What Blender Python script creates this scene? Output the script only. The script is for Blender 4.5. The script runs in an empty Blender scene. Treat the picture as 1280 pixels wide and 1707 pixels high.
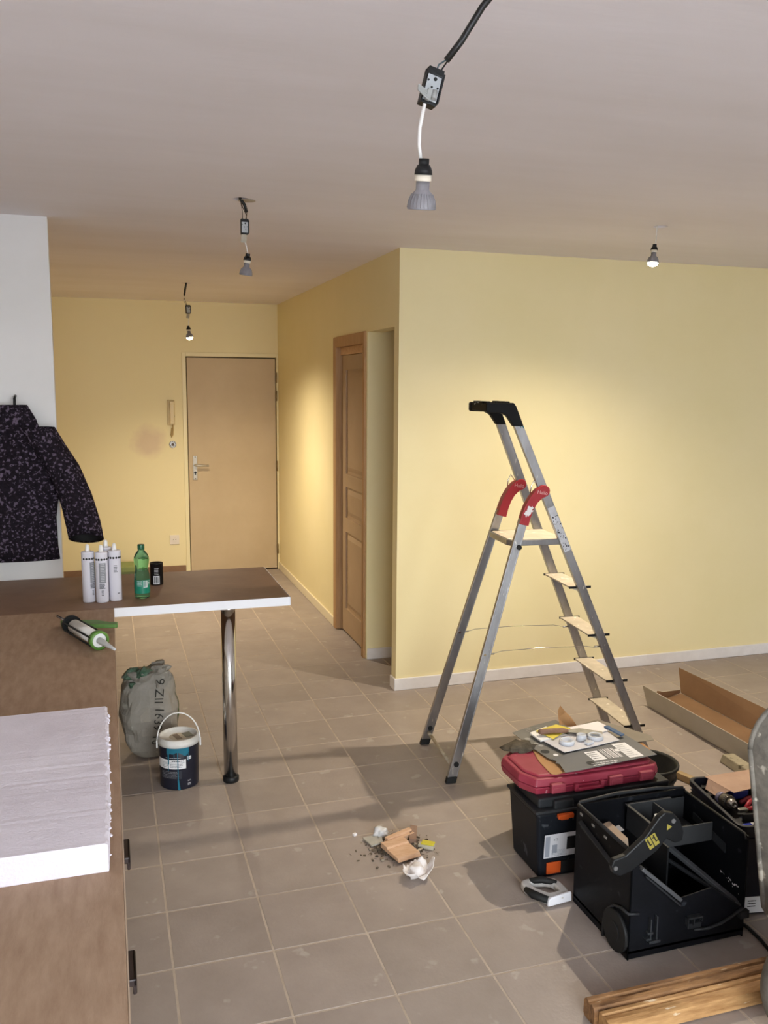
import bpy, bmesh, math, random
from mathutils import Vector, Matrix, Euler, noise
from mathutils.bvhtree import BVHTree

C = bpy.context
SC = C.scene
COL = SC.collection
random.seed(7)

# ------------------------------------------------------------------ camera
def make_camera():
    f, pitch, roll, yaw = 1463.0, 0.14135, 0.0074, 0.30575
    sy, cy, sp, cp = math.sin(yaw), math.cos(yaw), math.sin(pitch), math.cos(pitch)
    fwd = Vector((sy*cp, cy*cp, -sp)); right = Vector((cy, -sy, 0)); up = right.cross(fwd)
    cr, sr = math.cos(roll), math.sin(roll)
    r2 = cr*right + sr*up; u2 = -sr*right + cr*up
    cam = bpy.data.cameras.new('camera'); ob = bpy.data.objects.new('camera', cam); COL.objects.link(ob)
    m = Matrix((r2, u2, -fwd)).transposed().to_4x4(); m.translation = Vector((-0.1356, -3.4333, 1.7525))
    ob.matrix_world = m
    cam.sensor_fit = 'VERTICAL'; cam.sensor_height = 24.0; cam.lens = f/1707.0*24.0
    cam.clip_start = 0.05; cam.clip_end = 60
    SC.camera = ob
make_camera()

# ------------------------------------------------------------------ world, light, exposure
SC.view_settings.view_transform = 'Standard'
SC.view_settings.look = 'None'
SC.view_settings.gamma = 1.0
SC.view_settings.use_curve_mapping = False
SC.view_settings.exposure = 0.0
SKY_STRENGTH = 15.6
SKY_COLOR = (0.89, 0.96, 1.0)
LAMP_WATTS = 94.0
BEAM_WATTS = 70.0
LAMP_COLOR = (1.0, 0.865, 0.66)
w = bpy.data.worlds.new('sky'); SC.world = w; w.use_nodes = True
bg = w.node_tree.nodes['Background']
bg.inputs[0].default_value = (*SKY_COLOR, 1); bg.inputs[1].default_value = SKY_STRENGTH
SC.cycles.max_bounces = 10; SC.cycles.diffuse_bounces = 6; SC.cycles.glossy_bounces = 5
SC.cycles.transmission_bounces = 8; SC.cycles.transparent_max_bounces = 12
SC.cycles.sample_clamp_indirect = 6.0; SC.cycles.caustics_reflective = False; SC.cycles.caustics_refractive = False
SC.cycles.use_denoising = True

CEIL = 2.505
WIN = (-0.55, 2.15, 0.12, 2.28)          # window in the rear wall: x0, x1, z0, z1
Y_REAR, Y_FRONT, Y_BACK = -5.2, 1.244, 4.839
X_LEFT, X_RIGHT, X_HALL = -0.76, 5.0, 1.42
pl = bpy.data.lights.new('window_portal', 'AREA'); pl.shape = 'RECTANGLE'
pl.size = WIN[1]-WIN[0]; pl.size_y = WIN[3]-WIN[2]; pl.cycles.is_portal = True
po = bpy.data.objects.new('window_portal', pl); COL.objects.link(po)
po.location = ((WIN[0]+WIN[1])/2, Y_REAR-0.12, (WIN[2]+WIN[3])/2); po.rotation_euler = (math.radians(90), 0, 0)

# ------------------------------------------------------------------ materials
def lin(c):
    if isinstance(c, str):
        c = tuple(int(c[i:i+2], 16) for i in (0, 2, 4))
    return tuple(((v/255)/12.92 if v/255 <= 0.04045 else ((v/255+0.055)/1.055)**2.4) for v in c)
MATS = {}
def mat(name, col, rough=0.6, metal=0.0, var=None, scale=6.0, bump=0.0, bscale=60.0, detail=4.0, spec=0.5,
        speck=None, speck_scale=40.0, speck_at=0.62, stretch=None, rand=0.0, emit=None, alpha=None, trans=0.0, ior=1.45, coat=0.0, world=False):
    """principled material; var = second colour mixed in by noise, speck = colour of sparse spots, rand = per-object value change"""
    if name in MATS: return MATS[name]
    m = bpy.data.materials.new(name); m.use_nodes = True; MATS[name] = m
    nt = m.node_tree; N = nt.nodes; L = nt.links; b = N['Principled BSDF']
    c1 = lin(col)
    b.inputs['Base Color'].default_value = (*c1, 1)
    b.inputs['Roughness'].default_value = rough; b.inputs['Metallic'].default_value = metal
    b.inputs['Specular IOR Level'].default_value = spec; b.inputs['IOR'].default_value = ior
    if trans: b.inputs['Transmission Weight'].default_value = trans
    if coat: b.inputs['Coat Weight'].default_value = coat
    if emit:
        b.inputs['Emission Color'].default_value = (*emit[0], 1); b.inputs['Emission Strength'].default_value = emit[1]
    tc = N.new('ShaderNodeTexCoord'); vec = tc.outputs['Object']
    if world: vec = N.new('ShaderNodeNewGeometry').outputs['Position']
    if stretch:
        mp = N.new('ShaderNodeMapping'); mp.inputs['Scale'].default_value = stretch; L.new(vec, mp.inputs[0]); vec = mp.outputs[0]
    out = None
    if var is not None:
        n = N.new('ShaderNodeTexNoise'); n.inputs['Scale'].default_value = scale; n.inputs['Detail'].default_value = detail
        n.inputs['Roughness'].default_value = 0.62; L.new(vec, n.inputs['Vector'])
        r = N.new('ShaderNodeValToRGB'); r.color_ramp.elements[0].position = 0.34; r.color_ramp.elements[1].position = 0.68
        r.color_ramp.elements[0].color = (*c1, 1); r.color_ramp.elements[1].color = (*lin(var), 1)
        L.new(n.outputs['Fac'], r.inputs[0]); out = r.outputs[0]
    if speck is not None:
        n2 = N.new('ShaderNodeTexNoise'); n2.inputs['Scale'].default_value = speck_scale; n2.inputs['Detail'].default_value = 3
        L.new(vec, n2.inputs['Vector'])
        r2 = N.new('ShaderNodeValToRGB'); r2.color_ramp.elements[0].position = speck_at; r2.color_ramp.elements[1].position = speck_at+0.05
        r2.color_ramp.elements[0].color = (0, 0, 0, 1); r2.color_ramp.elements[1].color = (1, 1, 1, 1)
        L.new(n2.outputs['Fac'], r2.inputs[0])
        mx = N.new('ShaderNodeMix'); mx.data_type = 'RGBA'; L.new(r2.outputs[0], mx.inputs['Factor'])
        if out: L.new(out, mx.inputs[6])
        else: mx.inputs[6].default_value = (*c1, 1)
        mx.inputs[7].default_value = (*lin(speck), 1); out = mx.outputs[2]
    if rand:
        oi = N.new('ShaderNodeObjectInfo'); mr = N.new('ShaderNodeMapRange')
        mr.inputs['To Min'].default_value = 1-rand; mr.inputs['To Max'].default_value = 1+rand
        L.new(oi.outputs['Random'], mr.inputs['Value'])
        hs = N.new('ShaderNodeHueSaturation'); L.new(mr.outputs[0], hs.inputs['Value'])
        if out: L.new(out, hs.inputs['Color'])
        else: hs.inputs['Color'].default_value = (*c1, 1)
        out = hs.outputs[0]
    if out: L.new(out, b.inputs['Base Color'])
    if bump:
        n3 = N.new('ShaderNodeTexNoise'); n3.inputs['Scale'].default_value = bscale; n3.inputs['Detail'].default_value = 5
        L.new(vec, n3.inputs['Vector'])
        bp = N.new('ShaderNodeBump'); bp.inputs['Strength'].default_value = bump; bp.inputs['Distance'].default_value = 0.01
        L.new(n3.outputs['Fac'], bp.inputs['Height']); L.new(bp.outputs[0], b.inputs['Normal'])
    return m

# ------------------------------------------------------------------ mesh builder
def rotm(e):
    if e is None: return Matrix.Identity(3)
    if isinstance(e, Matrix): return e.to_3x3()
    return Euler(e).to_matrix()
def axis_matrix(d):
    """3x3 whose z column is d"""
    return Vector(d).normalized().to_track_quat('Z', 'Y').to_matrix()
class MB:
    def __init__(self): self.v = []; self.f = []; self.m = []; self.s = []
    def add(self, vs, fs, mi=0, smooth=False):
        o = len(self.v); self.v += [Vector(p) for p in vs]
        for f in fs: self.f.append([i+o for i in f]); self.m.append(mi); self.s.append(smooth)
        return self
    def box(self, c, s, r=None, mi=0):
        R = rotm(r); c = Vector(c); h = Vector(s)/2
        vs = [c + R @ Vector((x*h.x, y*h.y, z*h.z)) for z in (-1, 1) for y in (-1, 1) for x in (-1, 1)]
        return self.add(vs, [(0, 2, 3, 1), (4, 5, 7, 6), (0, 1, 5, 4), (1, 3, 7, 5), (3, 2, 6, 7), (2, 0, 4, 6)], mi)
    def bb(self, x0, x1, y0, y1, z0, z1, mi=0):
        return self.box(((x0+x1)/2, (y0+y1)/2, (z0+z1)/2), (x1-x0, y1-y0, z1-z0), None, mi)
    def lathe(self, prof, n=24, o=(0, 0, 0), axis=(0, 0, 1), mi=0, smooth=True, cap0=True, cap1=True, squash=None):
        A = axis_matrix(axis) if tuple(axis) != (0, 0, 1) else Matrix.Identity(3)
        o = Vector(o); vs = []; fs = []
        for r, z in prof:
            for k in range(n):
                a = 2*math.pi*k/n; p = Vector((r*math.cos(a), r*math.sin(a), z))
                if squash: p.x *= squash[0]; p.y *= squash[1]
                vs.append(o + A @ p)
        for i in range(len(prof)-1):
            for k in range(n):
                k2 = (k+1) % n; fs.append((i*n+k, i*n+k2, (i+1)*n+k2, (i+1)*n+k))
        self.add(vs, fs, mi, smooth); b = len(self.v)-len(vs)
        if cap0: self.f.append([b+k for k in reversed(range(n))]); self.m.append(mi); self.s.append(False)
        if cap1: self.f.append([b+(len(prof)-1)*n+k for k in range(n)]); self.m.append(mi); self.s.append(False)
        return self
    def cyl(self, p0, p1, r0, r1=None, n=16, mi=0, smooth=True):
        p0 = Vector(p0); p1 = Vector(p1); d = p1-p0
        return self.lathe([(r0, 0), (r0 if r1 is None else r1, d.length)], n, p0, d, mi, smooth)
    def tube(self, pts, r, n=8, mi=0, smooth=True, flat=None):
        pts = [Vector(p) for p in pts]; rs = r if isinstance(r, (list, tuple)) else [r]*len(pts)
        t0 = (pts[1]-pts[0]).normalized(); up = Vector((0, 0, 1)) if abs(t0.z) < 0.9 else Vector((1, 0, 0))
        nx = t0.cross(up).normalized(); vs = []; fs = []
        for i, p in enumerate(pts):
            t = ((pts[min(i+1, len(pts)-1)]-pts[max(i-1, 0)])).normalized()
            nx = (nx - t*nx.dot(t)).normalized(); ny = t.cross(nx)
            for k in range(n):
                a = 2*math.pi*k/n
                fx, fy = flat or (1, 1)
                vs.append(p + nx*math.cos(a)*rs[i]*fx + ny*math.sin(a)*rs[i]*fy)
        for i in range(len(pts)-1):
            for k in range(n):
                k2 = (k+1) % n; fs.append((i*n+k, i*n+k2, (i+1)*n+k2, (i+1)*n+k))
        self.add(vs, fs, mi, smooth); b = len(self.v)-len(vs)
        self.f.append([b+k for k in reversed(range(n))]); self.f.append([b+(len(pts)-1)*n+k for k in range(n)])
        self.m += [mi, mi]; self.s += [False, False]
        return self
    def slab(self, poly, thick, mi=0, smooth=False):
        """3-D polygon (flat, any orientation) given thickness along its own normal (centred on the top face going down)"""
        P = [Vector(p) for p in poly]; n = Vector((0, 0, 0))
        for i in range(len(P)): n += (P[i]-P[0]).cross(P[(i+1) % len(P)]-P[0])
        n.normalize(); k = len(P)
        vs = P + [p - n*thick for p in P]
        fs = [list(range(k)), list(reversed(range(k, 2*k)))] + [(i, i+k, (i+1) % k+k, (i+1) % k) for i in range(k)]
        return self.add(vs, fs, mi, smooth)
    def ring(self, outer, inner, vec, mi=0):
        """closed frame between two loops of equal length, extruded by vec"""
        k = len(outer); vec = Vector(vec)
        O = [Vector(p) for p in outer]; I = [Vector(p) for p in inner]
        vs = O + I + [p+vec for p in O] + [p+vec for p in I]; fs = []
        for i in range(k):
            j = (i+1) % k
            fs += [(i, i+k, j+k, j), (i+2*k, j+2*k, j+3*k, i+3*k), (i, j, j+2*k, i+2*k), (i+k, i+3*k, j+3*k, j+k)]
        return self.add(vs, fs, mi)
    def build(self, name, mats, parent=None, bevel=0.0, seg=2, origin=None, subsurf=0, weld=False):
        if not isinstance(mats, (list, tuple)): mats = [mats]
        if parent is not None:
            org = world_loc(parent)
        elif origin is not None: org = Vector(origin)
        else:
            xs = [p.x for p in self.v]; ys = [p.y for p in self.v]; zs = [p.z for p in self.v]
            org = Vector(((min(xs)+max(xs))/2, (min(ys)+max(ys))/2, min(zs)))
        me = bpy.data.meshes.new(name)
        me.from_pydata([p-org for p in self.v], [], self.f)
        for mt in mats: me.materials.append(mt)
        me.polygons.foreach_set('material_index', self.m); me.polygons.foreach_set('use_smooth', self.s)
        bm = bmesh.new(); bm.from_mesh(me)
        if weld: bmesh.ops.remove_doubles(bm, verts=bm.verts, dist=1e-5)
        bmesh.ops.recalc_face_normals(bm, faces=bm.faces); bm.to_mesh(me); bm.free()
        ob = bpy.data.objects.new(name, me); COL.objects.link(ob)
        if parent is not None: ob.parent = parent
        else: ob.location = org
        if bevel:
            md = ob.modifiers.new('edge', 'BEVEL'); md.width = bevel; md.segments = seg; md.limit_method = 'ANGLE'; md.angle_limit = math.radians(40)
        if subsurf:
            md = ob.modifiers.new('round', 'SUBSURF'); md.levels = subsurf; md.render_levels = subsurf
        return ob
def split_build(mb, name, mats, parent, gap=0.006, bevel=0.0):
    """one object for each cluster of islands lying closer than gap"""
    n = len(mb.v); par = list(range(n))
    def find(a):
        while par[a] != a: par[a] = par[par[a]]; a = par[a]
        return a
    for f in mb.f:
        for q in f[1:]: par[find(q)] = find(f[0])
    isl = {}
    for i in range(n): isl.setdefault(find(i), []).append(i)
    B = [[[min(mb.v[i][k] for i in q) for k in range(3)], [max(mb.v[i][k] for i in q) for k in range(3)], q] for q in isl.values()]
    cl = []
    for b in B:
        hit = [c for c in cl if any(all(b[0][k]-gap <= d[1][k] and d[0][k]-gap <= b[1][k] for k in range(3)) for d in c)]
        new = [b]
        for c in hit: new += c; cl.remove(c)
        cl.append(new)
    for c in cl:
        ids = {i for b in c for i in b[2]}; mp = {}; m2 = MB()
        for i in sorted(ids): mp[i] = len(m2.v); m2.v.append(mb.v[i])
        for f, mi, sm in zip(mb.f, mb.m, mb.s):
            if f[0] in ids: m2.f.append([mp[i] for i in f]); m2.m.append(mi); m2.s.append(sm)
        m2.build(name, mats, parent, bevel)
def world_loc(o):
    p = Vector(o.location)
    while o.parent: o = o.parent; p += o.location
    return p
def tag(o, label=None, cat=None, group=None, kind=None):
    if label: o['label'] = label
    if cat: o['category'] = cat
    if group: o['group'] = group
    if kind: o['kind'] = kind
    return o
def thing(name, label, cat, loc, group=None):
    o = bpy.data.objects.new(name, None); COL.objects.link(o); o.location = loc; o.empty_display_size = 0.05
    return tag(o, label, cat, group)
def struct(o): o['kind'] = 'structure'; return o
def sub(name, parent):
    o = bpy.data.objects.new(name, None); COL.objects.link(o); o.parent = parent; return o

# lettering: flat outlines of Blender's own font, to be laid on surfaces
_TX = {}
def text_shape(s):
    if s in _TX: return _TX[s]
    cu = bpy.data.curves.new('lettering', 'FONT'); cu.body = s; cu.size = 1.0; cu.resolution_u = 3
    ob = bpy.data.objects.new('lettering', cu); COL.objects.link(ob)
    C.view_layer.update()
    me = bpy.data.meshes.new_from_object(ob.evaluated_get(C.evaluated_depsgraph_get()))
    vs = [v.co.copy() for v in me.vertices]; fs = [list(p.vertices) for p in me.polygons]
    bpy.data.objects.remove(ob); bpy.data.curves.remove(cu); bpy.data.meshes.remove(me)
    x0 = min(v.x for v in vs); x1 = max(v.x for v in vs); y0 = min(v.y for v in vs); y1 = max(v.y for v in vs)
    h = 0.7
    vs = [((v.x-x0)/h, (v.y)/h) for v in vs]
    _TX[s] = (vs, fs, (x1-x0)/h); return _TX[s]
def put_text(mb, s, place, h, mi=0, cx=0.0, cy=0.0, align='C', rot=0.0):
    """lays text of cap height h; place maps flat (x, y) to a point on the surface"""
    vs, fs, wd = text_shape(s); o = {'C': wd/2, 'L': 0, 'R': wd}[align]
    c, sn = math.cos(rot), math.sin(rot)
    out = []
    for x, y in vs:
        x = (x-o)*h; y = (y-0.5)*h
        out.append(place(cx + x*c - y*sn, cy + x*sn + y*c))
    mb.add(out, fs, mi)
def put_rect(mb, place, x0, x1, y0, y1, mi=0, n=1):
    vs = []; fs = []
    for i in range(n+1):
        x = x0+(x1-x0)*i/n; vs += [place(x, y0), place(x, y1)]
    for i in range(n): fs.append((2*i, 2*i+2, 2*i+3, 2*i+1))
    mb.add(vs, fs, mi)
def on_cyl(o, r, a0, axis_tilt=None):
    """(x, y) -> point on a vertical cylinder; x runs round it, a0 is the angle of x = 0 (radians)"""
    o = Vector(o)
    return lambda x, y: o + Vector((r*math.cos(a0 + x/r), r*math.sin(a0 + x/r), y))
def on_plane(o, ex, ey, lift=0.0):
    o = Vector(o); ex = Vector(ex).normalized(); ey = Vector(ey).normalized(); n = ex.cross(ey)*lift
    return lambda x, y: o + ex*x + ey*y + n
def barcode(mb, place, x0, x1, y0, y1, mi, seed=1, n=12):
    r = random.Random(seed); x = x0; u = (x1-x0)/(n*2.6)
    while x < x1-u:
        wd = u*r.choice((0.7, 1.2, 2.0)); put_rect(mb, place, x, min(x+wd, x1), y0, y1, mi); x += wd + u*r.choice((0.7, 1.1, 1.6))
def textlines(mb, place, x0, x1, y0, y1, mi, n=4, seed=1, th=0.5):
    """fine print too small to read: rows of short strokes"""
    r = random.Random(seed); dy = (y1-y0)/n
    for i in range(n):
        y = y1-dy*(i+0.5); x = x0; end = x0+(x1-x0)*r.uniform(0.7, 1)
        while x < end:
            wd = (x1-x0)*r.uniform(0.06, 0.16); put_rect(mb, place, x, min(x+wd, end), y-dy*th/2, y+dy*th/2, mi); x += wd+(x1-x0)*0.025

# shared materials
M_WALL = mat('pale_yellow_paint', 'F0E2B4', 0.55, var='ECDEAC', scale=1.6, bump=0.06, bscale=220, spec=0.35)
M_CEIL = mat('white_skim_coat', 'EDE8EB', 0.85, var='E6E0E1', scale=1.1, bump=0.12, bscale=14, spec=0.2, stretch=(0.5, 2.2, 1))
M_BASE = mat('white_gloss_board', 'EDE9E8', 0.35, var='E2DEDC', scale=9)
M_BLACK = mat('black_plastic', '121315', 0.45, var='1A1B1D', scale=9, spec=0.35)
M_BLACKM = mat('matt_black', '101011', 0.7)
M_WHITEP = mat('white_plastic', 'EDECEA', 0.35)
M_CREAM = mat('cream_plastic', 'E4D6B2', 0.4)
M_INK = mat('black_ink', '1A1A1C', 0.6)
M_WHITEINK = mat('white_ink', 'E8E8EA', 0.6)
M_ALU = mat('worn_aluminium', 'A8A7A9', 0.32, 0.95, var='918F8F', scale=14, bump=0.05, bscale=120, speck='DAD5CC', speck_scale=55, speck_at=0.67, stretch=(1, 1, 0.35))
M_STEEL = mat('chrome', 'D5D3D0', 0.13, 1.0)

# ================================================================== LARGE STRUCTURE
# floor: grout bed with single tiles standing on it
T = 0.306
gb = MB(); gb.bb(-1.4, X_RIGHT+0.15, Y_REAR-0.2, Y_BACK+0.15, -0.12, -0.0012)
M_GROUT = mat('cement_grout', 'C0B1A2', 0.9, var='A99A8B', scale=10, bump=0.3, bscale=200)
floor = struct(gb.build('floor', M_GROUT, origin=(0, 0, 0)))
M_TILE = mat('beige_grey_tile', '968A82', 0.5, var='A2968E', scale=5, detail=6, bump=0.10, bscale=90, rand=0.05, spec=0.4, world=True,
             speck='ABA19A', speck_scale=11, speck_at=0.655)
GJ = 0.0034
tile_meshes = {}
def tile_mesh(w_, d_):
    k = (round(w_, 4), round(d_, 4))
    if k not in tile_meshes:
        me = bpy.data.meshes.new('tile'); b = 0.0012; h = -0.0013
        hw, hd = w_/2, d_/2
        vs = [(-hw, -hd, h), (hw, -hd, h), (hw, hd, h), (-hw, hd, h)] + [(-hw+b, -hd+b, 0), (hw-b, -hd+b, 0), (hw-b, hd-b, 0), (-hw+b, hd-b, 0)]
        me.from_pydata(vs, [], [(4, 5, 6, 7), (0, 1, 5, 4), (1, 2, 6, 5), (2, 3, 7, 6), (3, 0, 4, 7)])
        me.materials.append(M_TILE); tile_meshes[k] = me
    return tile_meshes[k]
rest = MB()
def add_tile(x0, x1, y0, y1, single):
    x0 += GJ; x1 -= GJ; y0 += GJ; y1 -= GJ
    if x1-x0 < 0.02 or y1-y0 < 0.02: return
    if single:
        o = bpy.data.objects.new('tile', tile_mesh(x1-x0, y1-y0)); COL.objects.link(o); o.parent = floor
        o.location = ((x0+x1)/2, (y0+y1)/2, random.uniform(-0.0004, 0)); o.rotation_euler = (random.uniform(-.0012, .0012), random.uniform(-.0012, .0012), 0)
    else: rest.bb(x0, x1, y0, y1, -0.004, 0.0)
nsingle = 0
for i in range(-5, 17):
    for j in range(-18, 16):
        x0, x1, y0, y1 = i*T, (i+1)*T, j*T, (j+1)*T
        x0 = max(x0, -1.2); x1 = min(x1, X_RIGHT); y0 = max(y0, Y_REAR); y1 = min(y1, Y_BACK)
        if x1 <= x0 or y1 <= y0: continue
        cx, cy = (x0+x1)/2, (y0+y1)/2
        if cx > 1.55 and cy > 1.95: continue                        # inside the rooms behind the walls
        near = cy > -2.3 and x1 > -0.2 and cx < 0.95+0.56*(cy+3.4)+0.45
        if cy > 1.3 and (cx < -0.35 or cx > 2.0): near = False
        if cx > 1.55 and cy > 1.4: near = False
        if near: nsingle += 1
        add_tile(x0, x1, y0, y1, near and nsingle <= 300)
tag(rest.build('tile', M_TILE, floor), kind='stuff')

# ceiling with round lamp holes
HOLES = [(0.419, 0.286), (0.464, 3.385), (2.371, 0.24), (0.62, -2.02)]
bm = bmesh.new()
bmesh.ops.create_cube(bm, size=1, matrix=Matrix.Translation((1.9, -0.2, CEIL+0.05)) @ Matrix.Diagonal((6.9, 10.6, 0.1, 1)))
me = bpy.data.meshes.new('ceiling'); bm.to_mesh(me); bm.free(); me.materials.append(M_CEIL)
ceiling = bpy.data.objects.new('ceiling', me); COL.objects.link(ceiling); struct(ceiling)
cut = MB()
for hx, hy in HOLES: cut.cyl((hx, hy, CEIL-0.05), (hx, hy, CEIL+0.07), 0.034, n=32)
cutter = cut.build('ceiling_cutter', M_CEIL, origin=(0, 0, 0))
md = ceiling.modifiers.new('holes', 'BOOLEAN'); md.operation = 'DIFFERENCE'; md.object = cutter; md.solver = 'EXACT'
C.view_layer.update()
nm = bpy.data.meshes.new_from_object(ceiling.evaluated_get(C.evaluated_depsgraph_get()))
ceiling.modifiers.clear(); ceiling.data = nm; bpy.data.objects.remove(cutter)

M_WALLW = mat('white_paint', 'ECEAE8', 0.6, var='E6E4E1', scale=2)
def wall(name, boxes, m=M_WALL):
    b = MB()
    for q in boxes: b.bb(*q)
    return struct(b.build(name, m, origin=(0, 0, 0)))
# the paint on the entrance wall has a bare plaster patch beside the intercom
M_WALLB = mat('pale_yellow_paint_patched', 'F0E2B4', 0.55, bump=0.06, bscale=220, spec=0.35)
def add_patch(m):
    nt = m.node_tree; N = nt.nodes; L = nt.links; b = N['Principled BSDF']
    tc = N.new('ShaderNodeTexCoord'); mp = N.new('ShaderNodeMapping')
    mp.inputs['Location'].default_value = (-0.215, 0, -1.235); L.new(tc.outputs['Object'], mp.inputs[0])
    nz = N.new('ShaderNodeTexNoise'); nz.inputs['Scale'].default_value = 9; L.new(tc.outputs['Object'], nz.inputs['Vector'])
    sx = N.new('ShaderNodeSeparateXYZ'); L.new(mp.outputs[0], sx.inputs[0])
    cb = N.new('ShaderNodeCombineXYZ'); L.new(sx.outputs['X'], cb.inputs['X']); L.new(sx.outputs['Z'], cb.inputs['Y'])
    ln = N.new('ShaderNodeVectorMath'); ln.operation = 'LENGTH'; L.new(cb.outputs[0], ln.inputs[0])
    ad = N.new('ShaderNodeMath'); ad.operation = 'MULTIPLY_ADD'; L.new(nz.outputs['Fac'], ad.inputs[0]); ad.inputs[1].default_value = 0.13; L.new(ln.outputs['Value'], ad.inputs[2])
    r = N.new('ShaderNodeValToRGB'); r.color_ramp.elements[0].position = 0.14; r.color_ramp.elements[1].position = 0.24
    r.color_ramp.elements[0].color = (*lin('E0CAA9'), 1); r.color_ramp.elements[1].color = (*lin('F0E2B4'), 1)
    L.new(ad.outputs[0], r.inputs[0]); L.new(r.outputs[0], b.inputs['Base Color'])
add_patch(M_WALLB)
D1 = (0.575, 1.398, 2.012)        # entrance door leaf x0, x1, top
D2 = (1.905, 2.665, 2.085)        # hall door opening y0, y1, top
PA = (1.325, 1.858, 2.088)        # passage y0, y1, top
wall('wall_back', [(-1.3, D1[0]-0.04, Y_BACK, Y_BACK+0.14, 0, CEIL), (D1[1]+0.02, X_HALL+0.1, Y_BACK, Y_BACK+0.14, 0, CEIL),
                   (D1[0]-0.04, D1[1]+0.02, Y_BACK, Y_BACK+0.14, D1[2]+0.04, CEIL), (D1[0]-0.04, D1[1]+0.02, Y_BACK+0.06, Y_BACK+0.14, 0, D1[2]+0.04)], M_WALLB)
wall('wall_hall', [(X_HALL, X_HALL+0.1, D2[1], Y_BACK, 0, CEIL), (X_HALL, X_HALL+0.1, PA[1], D2[0], 0, CEIL),
                   (X_HALL, X_HALL+0.1, PA[0], PA[1], PA[2], CEIL), (X_HALL, X_HALL+0.1, D2[0], D2[1], D2[2], CEIL)])
wall('wall_front', [(X_HALL, X_RIGHT+0.1, Y_FRONT, PA[0], 0, CEIL)])
wall('wall_niche', [(X_HALL+0.1, 2.9, PA[1], PA[1]+0.047, 0, CEIL), (2.8, 2.9, PA[0], PA[1], 0, CEIL)])
wall('wall_gap_box', [(1.95, 2.0, PA[1]+0.047, 2.95, 0, CEIL), (X_HALL+0.1, 2.0, 2.95, 3.0, 0, CEIL)], mat('gap_box_dark', '8A7D66', 0.8))  # unseen box added behind the hall door to keep its gap dark
wall('wall_left', [(X_LEFT-0.1, X_LEFT, Y_REAR, 1.03, 0, CEIL)], M_WALLW)
wall('wall_kitchen', [(X_LEFT, -0.36, 0.955, 1.03, 0, CEIL)], M_WALLW)
wall('wall_entry', [(-1.3, -1.2, 1.03, Y_BACK, 0, CEIL), (-1.3, X_LEFT-0.1, 0.955, 1.03, 0, CEIL)])
wall('wall_right', [(X_RIGHT, X_RIGHT+0.1, Y_REAR, Y_FRONT, 0, CEIL)], M_WALLW)
wall('wall_rear', [(X_LEFT-0.1, WIN[0], Y_REAR-0.1, Y_REAR, 0, CEIL), (WIN[1], X_RIGHT+0.1, Y_REAR-0.1, Y_REAR, 0, CEIL),
                   (WIN[0], WIN[1], Y_REAR-0.1, Y_REAR, WIN[3], CEIL), (WIN[0], WIN[1], Y_REAR-0.1, Y_REAR, 0, WIN[2])], M_WALLW)
# window behind the camera, the room's daylight
win = bpy.data.objects.new('window_1', None); COL.objects.link(win); struct(win); win.location = ((WIN[0]+WIN[1])/2, Y_REAR-0.05, WIN[2])
fb = MB(); fw = 0.05
for x in (WIN[0], (WIN[0]*2+WIN[1])/3, (WIN[0]+WIN[1]*2)/3, WIN[1]):
    fb.bb(x-fw/2, x+fw/2, Y_REAR-0.075, Y_REAR-0.025, WIN[2], WIN[3])
fb.bb(WIN[0], WIN[1], Y_REAR-0.075, Y_REAR-0.025, WIN[2], WIN[2]+fw); fb.bb(WIN[0], WIN[1], Y_REAR-0.075, Y_REAR-0.025, WIN[3]-fw, WIN[3])
fb.build('window_frame', M_WHITEP, win)
mg = bpy.data.materials.new('clear_pane'); mg.use_nodes = True
nt = mg.node_tree; nt.nodes.clear(); o_ = nt.nodes.new('ShaderNodeOutputMaterial'); mx = nt.nodes.new('ShaderNodeMixShader'); mx.inputs[0].default_value = 0.06
tr = nt.nodes.new('ShaderNodeBsdfTransparent'); gl = nt.nodes.new('ShaderNodeBsdfGlossy'); gl.inputs['Roughness'].default_value = 0.02
nt.links.new(tr.outputs[0], mx.inputs[1]); nt.links.new(gl.outputs[0], mx.inputs[2]); nt.links.new(mx.outputs[0], o_.inputs[0])
for k in range(3):
    xa = WIN[0]+(WIN[1]-WIN[0])*k/3+fw/2; xb = WIN[0]+(WIN[1]-WIN[0])*(k+1)/3-fw/2
    MB().bb(xa, xb, Y_REAR-0.053, Y_REAR-0.047, WIN[2]+fw, WIN[3]-fw).build('window_pane', mg, win)
MB().bb(-14, 18, -30, Y_REAR-0.1, -0.4, -0.2).build('ground', mat('bounce_ground', 'B9BAC0', 0.9, var='ABACB2', scale=2), origin=(0, 0, 0))['kind'] = 'structure'  # unseen ground added outside, pale and bluish to bounce light onto the ceiling

# baseboards
def board(name, quads, m=M_BASE):
    b = MB()
    for q in quads: b.bb(*q)
    return struct(b.build(name, m, origin=(0, 0, 0), bevel=0.004))
BH = 0.072
board('baseboard_front', [(X_HALL-0.012, X_RIGHT, Y_FRONT-0.013, Y_FRONT, 0, BH), (X_HALL-0.012, X_HALL, Y_FRONT, PA[0]-0.002, 0, BH)])
board('baseboard_hall', [(X_HALL-0.012, X_HALL, D2[1]+0.015, Y_BACK, 0, BH)], mat('cream_gloss_board', 'E9DDBF', 0.4))
board('baseboard_niche', [(X_HALL+0.004, 2.8, PA[1]-0.012, PA[1], 0, BH)])
board('baseboard_back', [(-1.2, D1[0]-0.045, Y_BACK-0.011, Y_BACK, 0, 0.085)], mat('brown_tile_plinth', '8C6B4E', 0.5, var='7B5C42', scale=6))

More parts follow.
